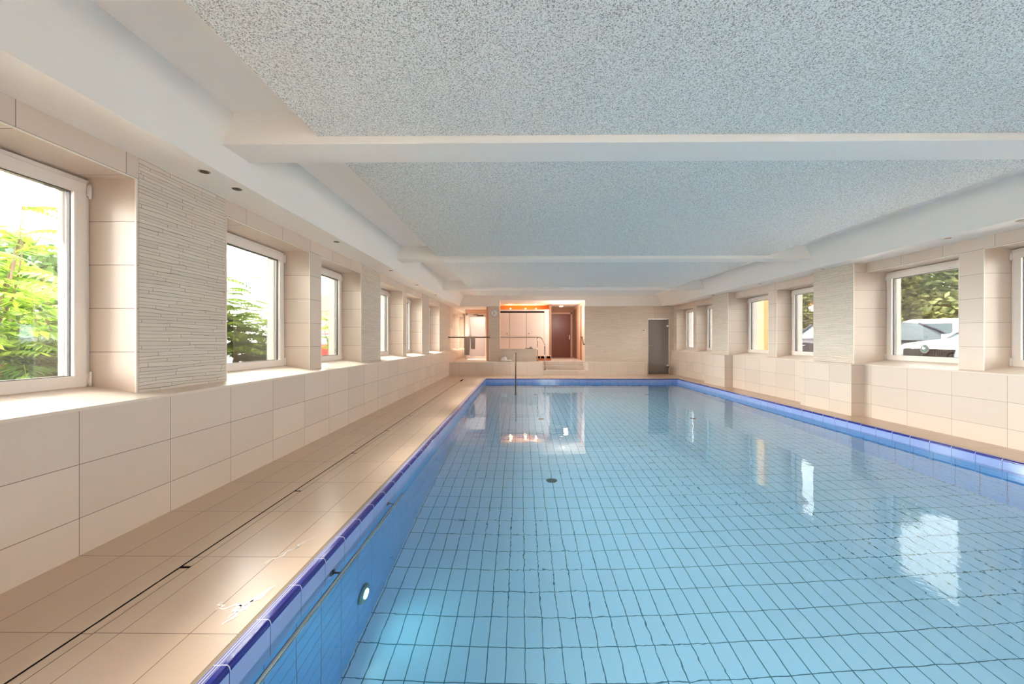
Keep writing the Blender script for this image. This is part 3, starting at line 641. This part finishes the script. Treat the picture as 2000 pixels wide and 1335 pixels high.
# ---- wet splashes on the deck tiles, their glare painted as white
M['splash'] = plain('wet_splash_glare', (250, 244, 238), 0.12, spec=0.8)
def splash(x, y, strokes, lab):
    t = thing('water_splash', (x, y, 0), lab, 'splash mark', 'wet splashes with painted glare on the left deck'); rnd = random.Random(int(x * 100)); b = MB()
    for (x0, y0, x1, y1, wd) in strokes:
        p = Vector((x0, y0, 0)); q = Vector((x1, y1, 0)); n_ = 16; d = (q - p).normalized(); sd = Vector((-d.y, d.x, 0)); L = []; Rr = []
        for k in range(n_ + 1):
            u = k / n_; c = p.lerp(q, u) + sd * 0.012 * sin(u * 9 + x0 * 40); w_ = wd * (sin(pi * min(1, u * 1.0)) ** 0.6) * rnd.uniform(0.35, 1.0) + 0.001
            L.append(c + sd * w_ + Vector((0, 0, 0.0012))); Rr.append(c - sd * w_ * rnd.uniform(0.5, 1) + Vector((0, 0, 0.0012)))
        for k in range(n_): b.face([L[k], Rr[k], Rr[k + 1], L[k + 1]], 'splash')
    b.build('glare_streaks', t, fix=False)
splash(-1.32, 1.72, ((0.0, 0.10, 0.09, 0.30, 0.014), (0.02, 0.06, 0.06, 0.24, 0.012), (-0.08, 0.13, 0.05, 0.15, 0.007), (0.03, 0.02, 0.02, 0.16, 0.010), (-0.10, 0.17, -0.07, 0.12, 0.007)), 'forked wet splash with painted white glare on the deck tiles nearest the camera')
splash(-1.42, 2.22, ((0.0, 0.0, 0.07, 0.16, 0.008), (0.03, 0.08, 0.12, 0.30, 0.006), (0.07, 0.16, 0.09, 0.24, 0.005)), 'narrow wet splash streak with painted white glare on the deck, beyond the forked one')

# ---- towels, sandal
def cloth_mat(name, rgb): return plain(name, rgb, 0.95, bump=0.004, bscale=260)
M['towel_grey'] = cloth_mat('grey_beige_towelling', (186, 170, 160)); M['towel_white'] = cloth_mat('white_towelling', (246, 244, 242))
def hang_towel(name, x, y, zt, wd, l1, l2, lab):
    vs = []; fs = []; nx = 14; path = []
    for k in range(12): path.append((-0.028 - 0.01 * (1 - k / 11), -l1 + (l1 - 0.0) * k / 11))
    for k in range(1, 8): a = pi * k / 8; path.append((-0.028 * cos(a), 0.028 * sin(a)))
    for k in range(12): path.append((0.028 + 0.012 * k / 11, -l2 * k / 11))
    for j, (yy, zz) in enumerate(path):
        for i in range(nx + 1):
            u = i / nx; dep = min(1, -zz / 0.3) if zz < 0 else 0
            fold = 0.014 * sin(u * 17 + 0.6) * dep; sq = 1 - 0.10 * dep
            vs.append(((u - 0.5) * wd * sq, yy + (fold if yy > 0 else fold), zz))
    for j in range(len(path) - 1):
        for i in range(nx): a = j * (nx + 1) + i; fs.append((a, a + 1, a + nx + 2, a + nx + 1))
    me = bpy.data.meshes.new(name); me.from_pydata(vs, [], fs); me.materials.append(M['towel_grey']); me.polygons.foreach_set('use_smooth', [True] * len(fs))
    o = bpy.data.objects.new(name, me); C.objects.link(o); o.location = (x, y, zt)
    so_ = o.modifiers.new('s', 'SOLIDIFY'); so_.thickness = 0.008; so_.offset = 0
    return tag(o, lab, 'towel', 'towels hung over the far handrail')
hang_towel('towel', -1.99, 14.9, 1.36, 0.215, 0.66, 0.5, 'longer grey towel hanging on the far handrail, left of the pair')
hang_towel('towel', -1.77, 14.9, 1.36, 0.17, 0.44, 0.4, 'shorter grey towel hanging on the far handrail, right of the pair')
bm = bmesh.new(); bmesh.ops.create_icosphere(bm, subdivisions=4, radius=1)
from mathutils import noise
for v in bm.verts:
    n = v.co.copy(); d = 1 + 0.28 * noise.noise(n * 2.1 + Vector((3, 1, 5))) + 0.14 * noise.noise(n * 5.5)
    hx = 1.0 - 0.35 * max(0, n.x)
    v.co = Vector((n.x * 0.215 * d, n.y * 0.15 * d, max(0.0, (n.z * 0.5 + 0.42) * 0.115 * d * (1.15 if n.x < 0 else 0.6) * hx * 1.3)))
me = bpy.data.meshes.new('crumpled_towel'); bm.to_mesh(me); bm.free(); me.materials.append(M['towel_white']); me.polygons.foreach_set('use_smooth', [True] * len(me.polygons))
o = bpy.data.objects.new('crumpled_towel', me); C.objects.link(o); o.location = (-0.53, 14.85, ZL + 0.001); tag(o, 'crumpled white towel lying on the raised ledge below the clock', 'towel')
t = thing('sandal', (0.32, YE + 0.12, 0.93), 'dark sandal lying on top of the tiled half wall', 'sandal')
M['darkleather'] = plain('dark_brown_leather', (52, 40, 38), 0.6)
b = MB(); n = 14; prof = []
for k in range(n): a = 2 * pi * k / n; prof.append((cos(a) * 0.14, sin(a) * (0.045 if cos(a) > 0 else 0.035)))
for (a0, a1) in ((0.001, 0.022),):
    i = len(b.v)
    for z in (a0, a1):
        for p in prof: b.v.append((p[0], p[1], z))
    for q in range(n): b.f.append((i + q, i + (q + 1) % n, i + n + (q + 1) % n, i + n + q)); b.m.append(b.mi('darkleather')); b.smooth.append(False)
    b.f.append(tuple(i + n + q for q in range(n))); b.m.append(0); b.smooth.append(False); b.f.append(tuple(i + q for q in range(n))); b.m.append(0); b.smooth.append(False)
b.build('sole', t)
b = MB(); b.tube([(0.03, -0.045, 0.02), (0.045, -0.03, 0.06), (0.06, 0, 0.072), (0.045, 0.03, 0.06), (0.03, 0.045, 0.02)], 0.012, 'darkleather', 8); b.tube([(0.09, -0.04, 0.02), (0.085, 0, 0.05), (0.09, 0.04, 0.02)], 0.012, 'darkleather', 8); b.build('strap', t)

# ================================================================= outside
M['asphalt'] = plain('pale_asphalt', (172, 166, 160), 0.9, bump=0.004, bscale=90, var=0.2)
M['soil'] = plain('brown_soil_and_litter', (142, 112, 88), 0.95, bump=0.03, bscale=30, var=0.5)
b = MB()
b.box(-60, -3.22, -40, 80, -0.3, 0.05, 'asphalt'); b.box(6.28, 70, -40, 80, -0.3, 0.16, 'asphalt'); b.box(-3.22, 6.28, 20.3, 80, -0.3, 0.05, 'asphalt'); b.box(-3.22, 6.28, -40, YB - 0.3, -0.3, 0.05, 'asphalt')
struct(b.build('ground'))
b = MB(); b.prism([(-3.24, 0.05), (-3.24, 0.72), (-4.6, 0.78), (-6.0, 0.05)], -6, 12.5, 'soil'); struct(b.build('ground_bank'))

def leafmat(name, c1, c2, tr=0.45):
    g = N(name); geo = g.n('NewGeometry')
    f = geo.outputs['Random Per Island']
    col = g.mix(f, lin(c1), lin(c2))
    a = g.n('BsdfPrincipled', {'Base Color': col, 'Roughness': 0.5, 'Specular IOR Level': 0.3}); t_ = g.n('BsdfTranslucent', {'Color': col})
    return g.fin(g.n('MixShader', {0: tr, 1: a.outputs[0], 2: t_.outputs[0]}).outputs[0])
M['leaf_a'] = leafmat('yellow_green_leaf', (64, 108, 20), (166, 190, 66), 0.6); M['leaf_b'] = leafmat('mid_green_leaf', (36, 72, 26), (84, 116, 48), 0.3)
M['leaf_c'] = leafmat('olive_green_leaf', (60, 76, 38), (176, 180, 116), 0.35); M['leaf_d'] = leafmat('orange_red_leaf', (150, 72, 40), (196, 116, 70))
M['bark'] = plain('grey_brown_bark', (112, 92, 74), 0.9, bump=0.01, bscale=40)

def sumac(name, x, y, z0, h, nst, nlf, lab, mat='leaf_a', seed=1, spread=0.5, lean=(0, 0)):
    rnd = random.Random(seed)
    t = thing(name, (x, y, z0), lab, 'shrub', 'feathery leaved shrubs outside the left windows')
    st = MB(); lf = MB()
    for s_ in range(nst):
        a = rnd.uniform(0, 2 * pi); r0 = rnd.uniform(0, spread * 0.3); hh = h * rnd.uniform(0.55, 1.0); base = Vector((cos(a) * r0, sin(a) * r0, 0))
        tip = Vector((cos(a) * spread * rnd.uniform(.3, 1) + lean[0], sin(a) * spread * rnd.uniform(.3, 1) + lean[1], hh))
        pts = [base.lerp(tip, k / 5) + Vector((0.04 * sin(k * 2 + a), 0.04 * cos(k + a), 0)) for k in range(6)]; pts[0] = base + Vector((0, 0, 0.001))
        st.tube(pts, [0.016 * (1 - k / 7) for k in range(6)], 'bark', 6)
        for q in range(nlf):
            tt = 0.22 + 0.78 * (q + rnd.random()) / nlf; p = base.lerp(tip, tt)
            az = q * 2.4 + rnd.uniform(-.4, .4); el = rnd.uniform(0.1, 0.75); L = rnd.uniform(0.32, 0.55) * (1.15 - 0.3 * tt)
            d = Vector((cos(az) * cos(el), sin(az) * cos(el), sin(el))); side = d.cross(Vector((0, 0, 1))).normalized()
            rc = []; n = 9
            for k in range(n + 1):
                u = k / n; rc.append(p + d * (L * u) + Vector((0, 0, -0.42 * L * u * u)))
            st.tube([rc[0], rc[n // 2], rc[n]], [0.004, 0.003, 0.0015], 'leaf_a', 4, cap=False)
            for k in range(1, n + 1):
                tg = (rc[k] - rc[k - 1]).normalized(); nl = 0.185 * (1 - abs(k / n - 0.45) * 0.8) * (L / 0.45)
                for sg in ((-1, 1) if k < n else (-1, 1, 0)):
                    ld = (side * sg * 0.92 + tg * 0.42 + Vector((0, 0, -0.22))).normalized() if sg else tg
                    wv = ld.cross(Vector((0, 0, 1)))
                    if wv.length < 0.1: wv = side
                    wv = wv.normalized() * nl * 0.15
                    b0 = rc[k]; m1 = b0 + ld * nl * 0.35; e = b0 + ld * nl + Vector((0, 0, -nl * 0.12))
                    lf.face([b0, m1 + wv, e, m1 - wv], mat)
    st.build('stem', t, fix=False); lf.build('foliage', t, fix=False)
    return t
sumac('feathery_shrub', -4.3, 3.15, 0.76, 1.95, 6, 12, 'tall feathery shrub at left of the nearest left window', seed=3, spread=0.35)
sumac('feathery_shrub', -4.75, 4.15, 0.74, 1.25, 10, 13, 'broad feathery shrub at the right of the nearest left window view', seed=5, spread=0.6)
sumac('feathery_shrub', -4.15, 3.6, 0.76, 0.55, 9, 9, 'low darker shrub filling the bottom of the near left window', 'leaf_b', seed=8, spread=0.4)
sumac('feathery_shrub', -4.35, 6.0, 0.76, 1.5, 10, 12, 'bright feathery shrub seen at left in the second left window', seed=11, spread=0.5)
sumac('feathery_shrub', -4.75, 7.15, 0.74, 1.4, 11, 12, 'wide feathery shrub at the right of the second left window', seed=14, spread=0.6)
sumac('feathery_shrub', -4.1, 6.5, 0.76, 0.45, 9, 9, 'low darker shrub at the foot of the second left window view', 'leaf_b', seed=15, spread=0.35)
sumac('feathery_shrub', -4.5, 9.3, 0.74, 1.2, 4, 6, 'slender young shrub seen in the third left window', seed=21, spread=0.3)
def leaf_bank(name, pts, hfun, n, mat, ls, lab, seed):
    rnd = random.Random(seed); t = thing(name, (pts[0][0], pts[0][1], 0.05), lab, 'hedge'); f = MB(); st = MB()
    (xa, ya), (xb, yb) = pts; w = 0.55
    for k in range(n):
        u = rnd.random(); h = hfun(u); p = Vector(((xb - xa) * u + rnd.uniform(-w, w), (yb - ya) * u + rnd.uniform(-w, w), h * rnd.random() ** 0.75 + 0.1))
        a = Vector((rnd.gauss(0, 1), rnd.gauss(0, 1), rnd.gauss(0, .7))).normalized(); c = a.orthogonal().normalized(); c.rotate(Matrix.Rotation(rnd.uniform(0, 6.28), 3, a)); s_ = ls * rnd.uniform(0.6, 1.4)
        f.face([p - a * s_, p + c * s_ * .42, p + a * s_, p - c * s_ * .42], mat)
    for k in range(14): u = (k + .5) / 14; st.tube([((xb - xa) * u, (yb - ya) * u, 0.001), ((xb - xa) * u + .1, (yb - ya) * u, hfun(u) * 0.8)], 0.025, 'bark', 5)
    f.build('foliage', t, fix=False); st.build('stem', t, fix=False)
leaf_bank('leafy_hedge', ((-6.7, 2.5), (-6.7, 7.2)), lambda u: 2.35 - 0.35 * u + 0.3 * sin(u * 14), 10000, 'leaf_b', 0.10, 'dark green hedge behind the feathery shrubs outside the left windows', 41)

def tree(name, x, y, z0, h, rad, n, mat, lab, seed, ls=0.13, grp='trees beyond the car park', zlow=0.25):
    rnd = random.Random(seed); t = thing(name, (x, y, z0), lab, 'tree', grp)
    b = MB(); b.tube([(0, 0, 0.001), (0.05, 0, h * 0.35), (0, 0.05, h * 0.8)], [0.16, 0.12, 0.04], 'bark', 8)
    blobs = []
    for k in range(26):
        a = rnd.uniform(0, 2 * pi); rr = rad * rnd.random() ** 0.5 * 0.8; zz = h * rnd.uniform(zlow, 0.92); r_ = rad * rnd.uniform(0.22, 0.42)
        rr *= 1 - 0.5 * max(0, (zz / h - 0.6) / 0.4)
        blobs.append((Vector((cos(a) * rr, sin(a) * rr, zz)), r_))
        if k % 3 == 0: b.tube([(0, 0, zz * 0.6), (cos(a) * rr * 0.5, sin(a) * rr * 0.5, zz * 0.85), blobs[-1][0]], [0.05, 0.035, 0.01], 'bark', 5)
    b.build('trunk', t, fix=False)
    f = MB()
    for k in range(n):
        c, r_ = rnd.choice(blobs); d = Vector((rnd.gauss(0, 1), rnd.gauss(0, 1), rnd.gauss(0, 1))).normalized(); p = c + d * r_ * rnd.uniform(0.6, 1.05); p.z = max(0.15, p.z * 1.0)
        u = Vector((rnd.gauss(0, 1), rnd.gauss(0, 1), rnd.gauss(0, .5))).normalized(); v = u.cross(d)
        if v.length < 0.05: continue
        v = v.normalized(); s_ = ls * rnd.uniform(0.6, 1.3)
        f.face([p - u * s_, p + v * s_ * 0.45, p + u * s_, p - v * s_ * 0.45], mat)
    f.build('foliage', t, fix=False)
tree('leafy_tree', 17.2, 18.8, 0.16, 6.2, 2.4, 10000, 'leaf_c', 'leafy tree left of centre behind the parked cars', 31, 0.15)
tree('leafy_tree', 20.3, 18.6, 0.16, 5.6, 2.2, 7000, 'leaf_c', 'leafy tree with sky gaps at the right behind the parked cars', 32, 0.15)
tree('leafy_tree', 22.5, 22.5, 0.16, 8.0, 2.6, 7000, 'leaf_c', 'taller tree rising behind the other car park trees', 33, 0.12)
tree('leafy_tree', 15.0, 21.2, 0.16, 4.0, 1.5, 4000, 'leaf_c', 'small olive tree seen in the window left of the near pier', 34, 0.14)
tree('autumn_tree', 16.0, 20.8, 0.16, 5.2, 1.2, 2600, 'leaf_d', 'small tree with orange red leaves beyond the car park', 35, 0.13)
b_ = MB()
# hedge under the trees
t = thing('hedge', (0, 0, 0), 'clipped yellow green hedge running behind the white van', 'hedge')
rnd = random.Random(5); f = MB()
for k in range(18000):
    u = rnd.random(); x = 13.2 + 12 * u; y = 21.5 - 6.5 * u; side = rnd.random()
    p = Vector((x + rnd.uniform(-.5, .5), y + rnd.uniform(-.5, .5), 0.1 + 2.6 * rnd.random() ** 0.6))
    a = Vector((rnd.gauss(0, 1), rnd.gauss(0, 1), rnd.gauss(0, 1))).normalized(); c = a.orthogonal().normalized(); s_ = rnd.uniform(0.05, 0.10)
    f.face([p - a * s_, p + c * s_ * .5, p + a * s_, p - c * s_ * .5], 'leaf_c')
f.build('foliage', t, fix=False)
f = MB(); rnd = random.Random(6)
for k in range(16): u = (k + .5) / 16; f.tube([(13.2 + 12 * u, 21.5 - 6.5 * u, 0.161), (13.2 + 12 * u, 21.5 - 6.5 * u, 2.2)], 0.03, 'bark', 5)
f.build('stem', t, fix=False)

# ---- cars
M['tyre'] = plain('black_tyre', (28, 28, 30), 0.8); M['carglass'] = plain('dark_tinted_car_glass', (92, 106, 112), 0.08, spec=0.35)
M['chrome'] = plain('chrome', (220, 220, 222), 0.1, metal=1.0); M['lampglass'] = plain('headlamp_glass', (214, 212, 222), 0.1)
M['red_lamp'] = plain('red_tail_lamp', (160, 24, 24), 0.2)
def car(name, loc, rz, rgb, lab, emblem=False, scale=1.0):
    """nose towards -x, length 4.4"""
    mat = plain(name + '_paint', rgb, 0.3, spec=0.3)
    t = thing(name, loc, lab, 'car', rz=rz)
    L = 4.4
    # stations along x: (x, z_top_of_body, half width, z_bottom)
    st = [(-2.20, 0.78, 0.62, 0.30), (-2.12, 0.90, 0.78, 0.22), (-1.95, 0.97, 0.86, 0.20), (-1.5, 1.03, 0.90, 0.2), (-1.0, 1.07, 0.91, 0.2), (0.0, 1.06, 0.91, 0.2), (1.0, 1.08, 0.91, 0.2), (1.7, 1.09, 0.88, 0.2), (2.05, 1.05, 0.82, 0.22), (2.18, 0.95, 0.74, 0.3)]
    b = MB(); secs = []
    for x, zt, hw, zb in st:
        m = (zt + zb) / 2
        sec = [(x, -hw * 0.92, zb), (x, -hw, zb + 0.12), (x, -hw, m + 0.1), (x, -hw * 0.97, zt - 0.14), (x, -hw * 0.86, zt - 0.02), (x, -hw * 0.4, zt + 0.02), (x, 0, zt + 0.03)]
        secs.append(sec + [(p[0], -p[1], p[2]) for p in sec[-2::-1]])
    i0 = len(b.v)
    for s_ in secs: b.v += s_
    n = len(secs[0])
    for k in range(len(secs) - 1):
        for q in range(n):
            q2 = (q + 1) % n; b.f.append((i0 + k * n + q, i0 + k * n + q2, i0 + (k + 1) * n + q2, i0 + (k + 1) * n + q)); b.m.append(b.mi(mat)); b.smooth.append(True)
    for base in (0, (len(secs) - 1) * n): b.f.append(tuple(i0 + base + q for q in range(n))); b.m.append(0); b.smooth.append(False)
    o = b.build('body', t); e = o.modifiers.new('e', 'EDGE_SPLIT'); e.split_angle = R(50)
    # greenhouse: glass core and painted roof with pillars
    gz0, gz1 = 1.04, 1.47
    bot = [(-1.05, 0.80), (-0.3, 0.85), (0.6, 0.85), (1.5, 0.80), (1.98, 0.7)]; top = [(-0.35, 0.58), (0.0, 0.62), (0.6, 0.63), (1.15, 0.6), (1.5, 0.55)]
    b = MB()
    for k in range(4):
        (xa, wa), (xb, wb) = bot[k], bot[k + 1]; (xc, wc), (xd, wd) = top[k], top[k + 1]
        for s_ in (-1, 1): b.face([(xa, s_ * wa, gz0), (xb, s_ * wb, gz0), (xd, s_ * wd, gz1), (xc, s_ * wc, gz1)], 'carglass')
    b.face([(-1.05, -.8, gz0), (-1.05, .8, gz0), (-.35, .58, gz1), (-.35, -.58, gz1)], 'carglass'); b.face([(1.98, -.7, gz0), (1.98, .7, gz0), (1.5, .55, gz1), (1.5, -.55, gz1)], 'carglass')
    b.build('windows', t)
    b = MB(); i0 = len(b.v)
    rows = [(-0.40, .56, gz1 - .02), (-0.3, .58, gz1 + .015), (0.3, .63, gz1 + 0.045), (0.9, .62, gz1 + 0.045), (1.35, .57, gz1 + .02), (1.55, .54, gz1 - .03)]
    for x, hw, z in rows: b.v += [(x, -hw, z - .02), (x, -hw * .8, z + 0.01), (x, 0, z + 0.025), (x, hw * .8, z + .01), (x, hw, z - .02), (x, hw, z - .05), (x, -hw, z - .05)]
    for k in range(len(rows) - 1):
        for q in range(7): q2 = (q + 1) % 7; b.f.append((i0 + k * 7 + q, i0 + k * 7 + q2, i0 + (k + 1) * 7 + q2, i0 + (k + 1) * 7 + q)); b.m.append(b.mi(mat)); b.smooth.append(True)
    for base in (0, 35): b.f.append(tuple(i0 + base + q for q in range(7))); b.m.append(0); b.smooth.append(False)
    for s_ in (-1, 1):
        b.tube([(-1.08, s_ * .80, gz0 - 0.01), (-.72, s_ * .70, gz0 + .25), (-.36, s_ * .575, gz1)], 0.03, mat, 6)
        b.tube([(0.42, s_ * .855, gz0), (0.36, s_ * .635, gz1)], 0.045, mat, 6)
        b.tube([(1.62, s_ * .80, gz0), (1.28, s_ * .60, gz1)], 0.075, mat, 6); b.tube([(1.98, s_ * .70, gz0), (1.52, s_ * .55, gz1)], 0.04, mat, 6)
    b.build('roof', t)
    for x in (-1.38, 1.32):
        for s_ in (-1, 1):
            b = MB(); b.tube([(x, s_ * 0.70, 0.32), (x, s_ * 0.72, 0.32), (x, s_ * 0.90, 0.32), (x, s_ * 0.92, 0.32)], [0.29, 0.32, 0.32, 0.28], 'tyre', 28); wh = b.build('wheel', t)
            b = MB(); b.disc((x, s_ * 0.915, 0.32), (0, s_, 0), 0.2, 0.012, 'chrome', 20); b.build('rim', wh)
    for s_ in (-1, 1):
        b = MB(); b.v = [(-2.155, s_ * .44, .70), (-2.00, s_ * .80, .72), (-1.86, s_ * .85, .90), (-2.10, s_ * .50, .845), (-2.05, s_ * .44, .70), (-1.9, s_ * .78, .72), (-1.8, s_ * .80, .88), (-1.95, s_ * .5, .82)]
        b.v = [(v[0] - 0.02, v[1] * 1.02, v[2] + 0.015) for v in b.v]
        for q in ((0, 1, 2, 3), (4, 7, 6, 5), (0, 4, 5, 1), (1, 5, 6, 2), (2, 6, 7, 3), (3, 7, 4, 0)): b.f.append(q); b.m.append(b.mi('lampglass')); b.smooth.append(False)
        b.build('headlamp', t)
        b = MB(); loc_box(b, 2.10, s_ * .66, .88, 0.12, .26, .16, 'red_lamp'); b.build('tail_lamp', t, bevel=0.02)
        b = MB(); b.tube([(-.72, s_ * .86, 1.05), (-.74, s_ * 1.0, 1.08)], 0.02, 'black', 6); loc_box(b, -.74, s_ * 1.02, 1.10, 0.1, 0.16, 0.12, mat); b.build('wing_mirror', t)
    b = MB(); loc_box(b, -2.19, 0, 0.735, 0.06, 0.96, 0.21, 'black')
    for k in range(22): y = -0.45 + 0.9 * k / 21; b.box(-2.232, -2.218, y - 0.006, y + 0.006, 0.64, 0.83, 'gasket')
    g_ = b.build('grille', t)
    b = MB(); b.tube([(-2.20, -.46, .84), (-2.225, -.2, .855), (-2.235, 0, .86), (-2.225, .2, .855), (-2.20, .46, .84)], 0.016, 'chrome', 8); b.build('chrome_trim', g_)
    if emblem:
        b = MB(); b.disc((-2.235, 0, .85), (-1, 0, 0), .085, .018, 'chrome', 28); b.disc((-2.253, 0, .85), (-1, 0, 0), .066, .003, 'lamp_ring', 28)
        b.tube([(-2.258, -.02, .81), (-2.258, .03, .89)], .008, 'chrome', 6); b.tube([(-2.258, -.035, .835), (-2.258, .0, .875)], .007, 'chrome', 6); b.tube([(-2.258, .0, .825), (-2.258, .035, .86)], .007, 'chrome', 6); b.build('emblem', g_)
    b = MB(); loc_box(b, -2.2, 0, .42, .06, 1.2, .18, 'gasket'); b.build('front_bumper', t, bevel=.02)
    b = MB(); loc_box(b, 2.185, 0, .60, .02, .52, .11, 'dial'); b.build('number_plate', t)
    b = MB(); b.tube([(2.2, -.14, .90), (2.2, .14, .90)], .012, 'chrome', 6); b.disc((2.19, 0, .98), (1, 0, 0), .04, .01, 'chrome', 20); b.build('tailgate_badge', t)
    t.scale = (scale, scale, scale)
    return t
car('white_car', (10.75, 8.42, 0.165), R(0), (176, 178, 186), 'silver white car facing the right window with dark slatted grille and round emblem', emblem=True, scale=1.06)
car('dark_car', (10.15, 11.35, 0.165), R(180), (52, 52, 70), 'dark blue grey car parked behind the white car, rear towards the pool', scale=1.04)
car('red_car', (-8.0, 17.2, 0.06), R(70), (206, 44, 44), 'red car seen low through the third left window')
# ---- white van / caravan
t = thing('white_van', (15.9, 13.9, 0.165), 'long white van parked behind the other cars', 'van', rz=R(-38))
b = MB(); prof = [(-3.0, 0.35), (-3.0, 1.15), (-2.65, 1.25), (-2.1, 1.76), (-1.9, 1.82), (2.9, 1.82), (3.0, 1.7), (3.0, 0.35)]
b.prism([(p[0], p[1]) for p in prof], -1, 1, 'pvc', axis='Y'); b.build('body', t, bevel=0.08)
for yy in (-1.0, 1.0): b = MB(); loc_box(b, -1.35, yy, 1.45, 0.8, 0.03, 0.42, 'carglass'); b.build('window', t)
for x in (-2.1, 1.9):
    for s_ in (-1, 1): b = MB(); b.tube([(x, s_ * .82, .34), (x, s_ * 1.03, .34)], .34, 'tyre', 24); b.build('wheel', t)
# ---- buildings
M['yellow'] = plain('yellow_rendered_wall', (176, 138, 86), 0.9, bump=0.004, bscale=50); M['terracotta'] = plain('terracotta_roof', (196, 120, 96), 0.8)
t = thing('yellow_building', (10.2, 17.0, 0.16), 'corner of a yellow rendered building seen through a right window', 'building')
b = MB(); b.box(0, 1.55, 0, 3.0, 0, 5.0, 'yellow'); b.build('wall', t)
b = MB(); b.box(-0.15, 1.7, -0.15, 3.15, 5.0, 5.2, 'terracotta'); b.build('roof', t)
b = MB(); b.tube([(0.42, -0.05, 1.6), (0.42, -0.05, 4.98)], 0.045, 'pvc', 10); b.build('downpipe', t)
t = thing('white_building', (-9.2, 26.0, 0.05), 'plain white building beyond the far left windows', 'building')
b = MB(); b.box(-3, 0, 0, 24, 0, 6.5, 'render'); b.build('wall', t)
b = MB(); b.box(-3.3, 0.3, -0.3, 24.3, 6.5, 6.7, 'pvc'); b.build('roof', t)
t = thing('distant_house', (-17.9, 34.0, 0.05), 'distant pale house with a reddish roof seen in the third left window', 'building')
b = MB(); b.box(-2.5, 2.5, 0, 5, 0, 3.7, 'hall'); b.build('wall', t)
b = MB(); b.prism([(-0.3, 3.7), (5.3, 3.7), (2.5, 5.3)], -2.7, 2.7, 'terracotta', axis='X'); b.build('roof', t)
# low grey wall outside niche door; taller side wall added to block sky glow
b = MB(); b.box(-4.0, 1.0, 23.0, 23.3, 0.05, 1.5, 'render'); b.box(-5.2, -5.0, 15.5, 23.0, 0.05, 2.7, 'render'); struct(b.build('wall_garden_glow_block'))
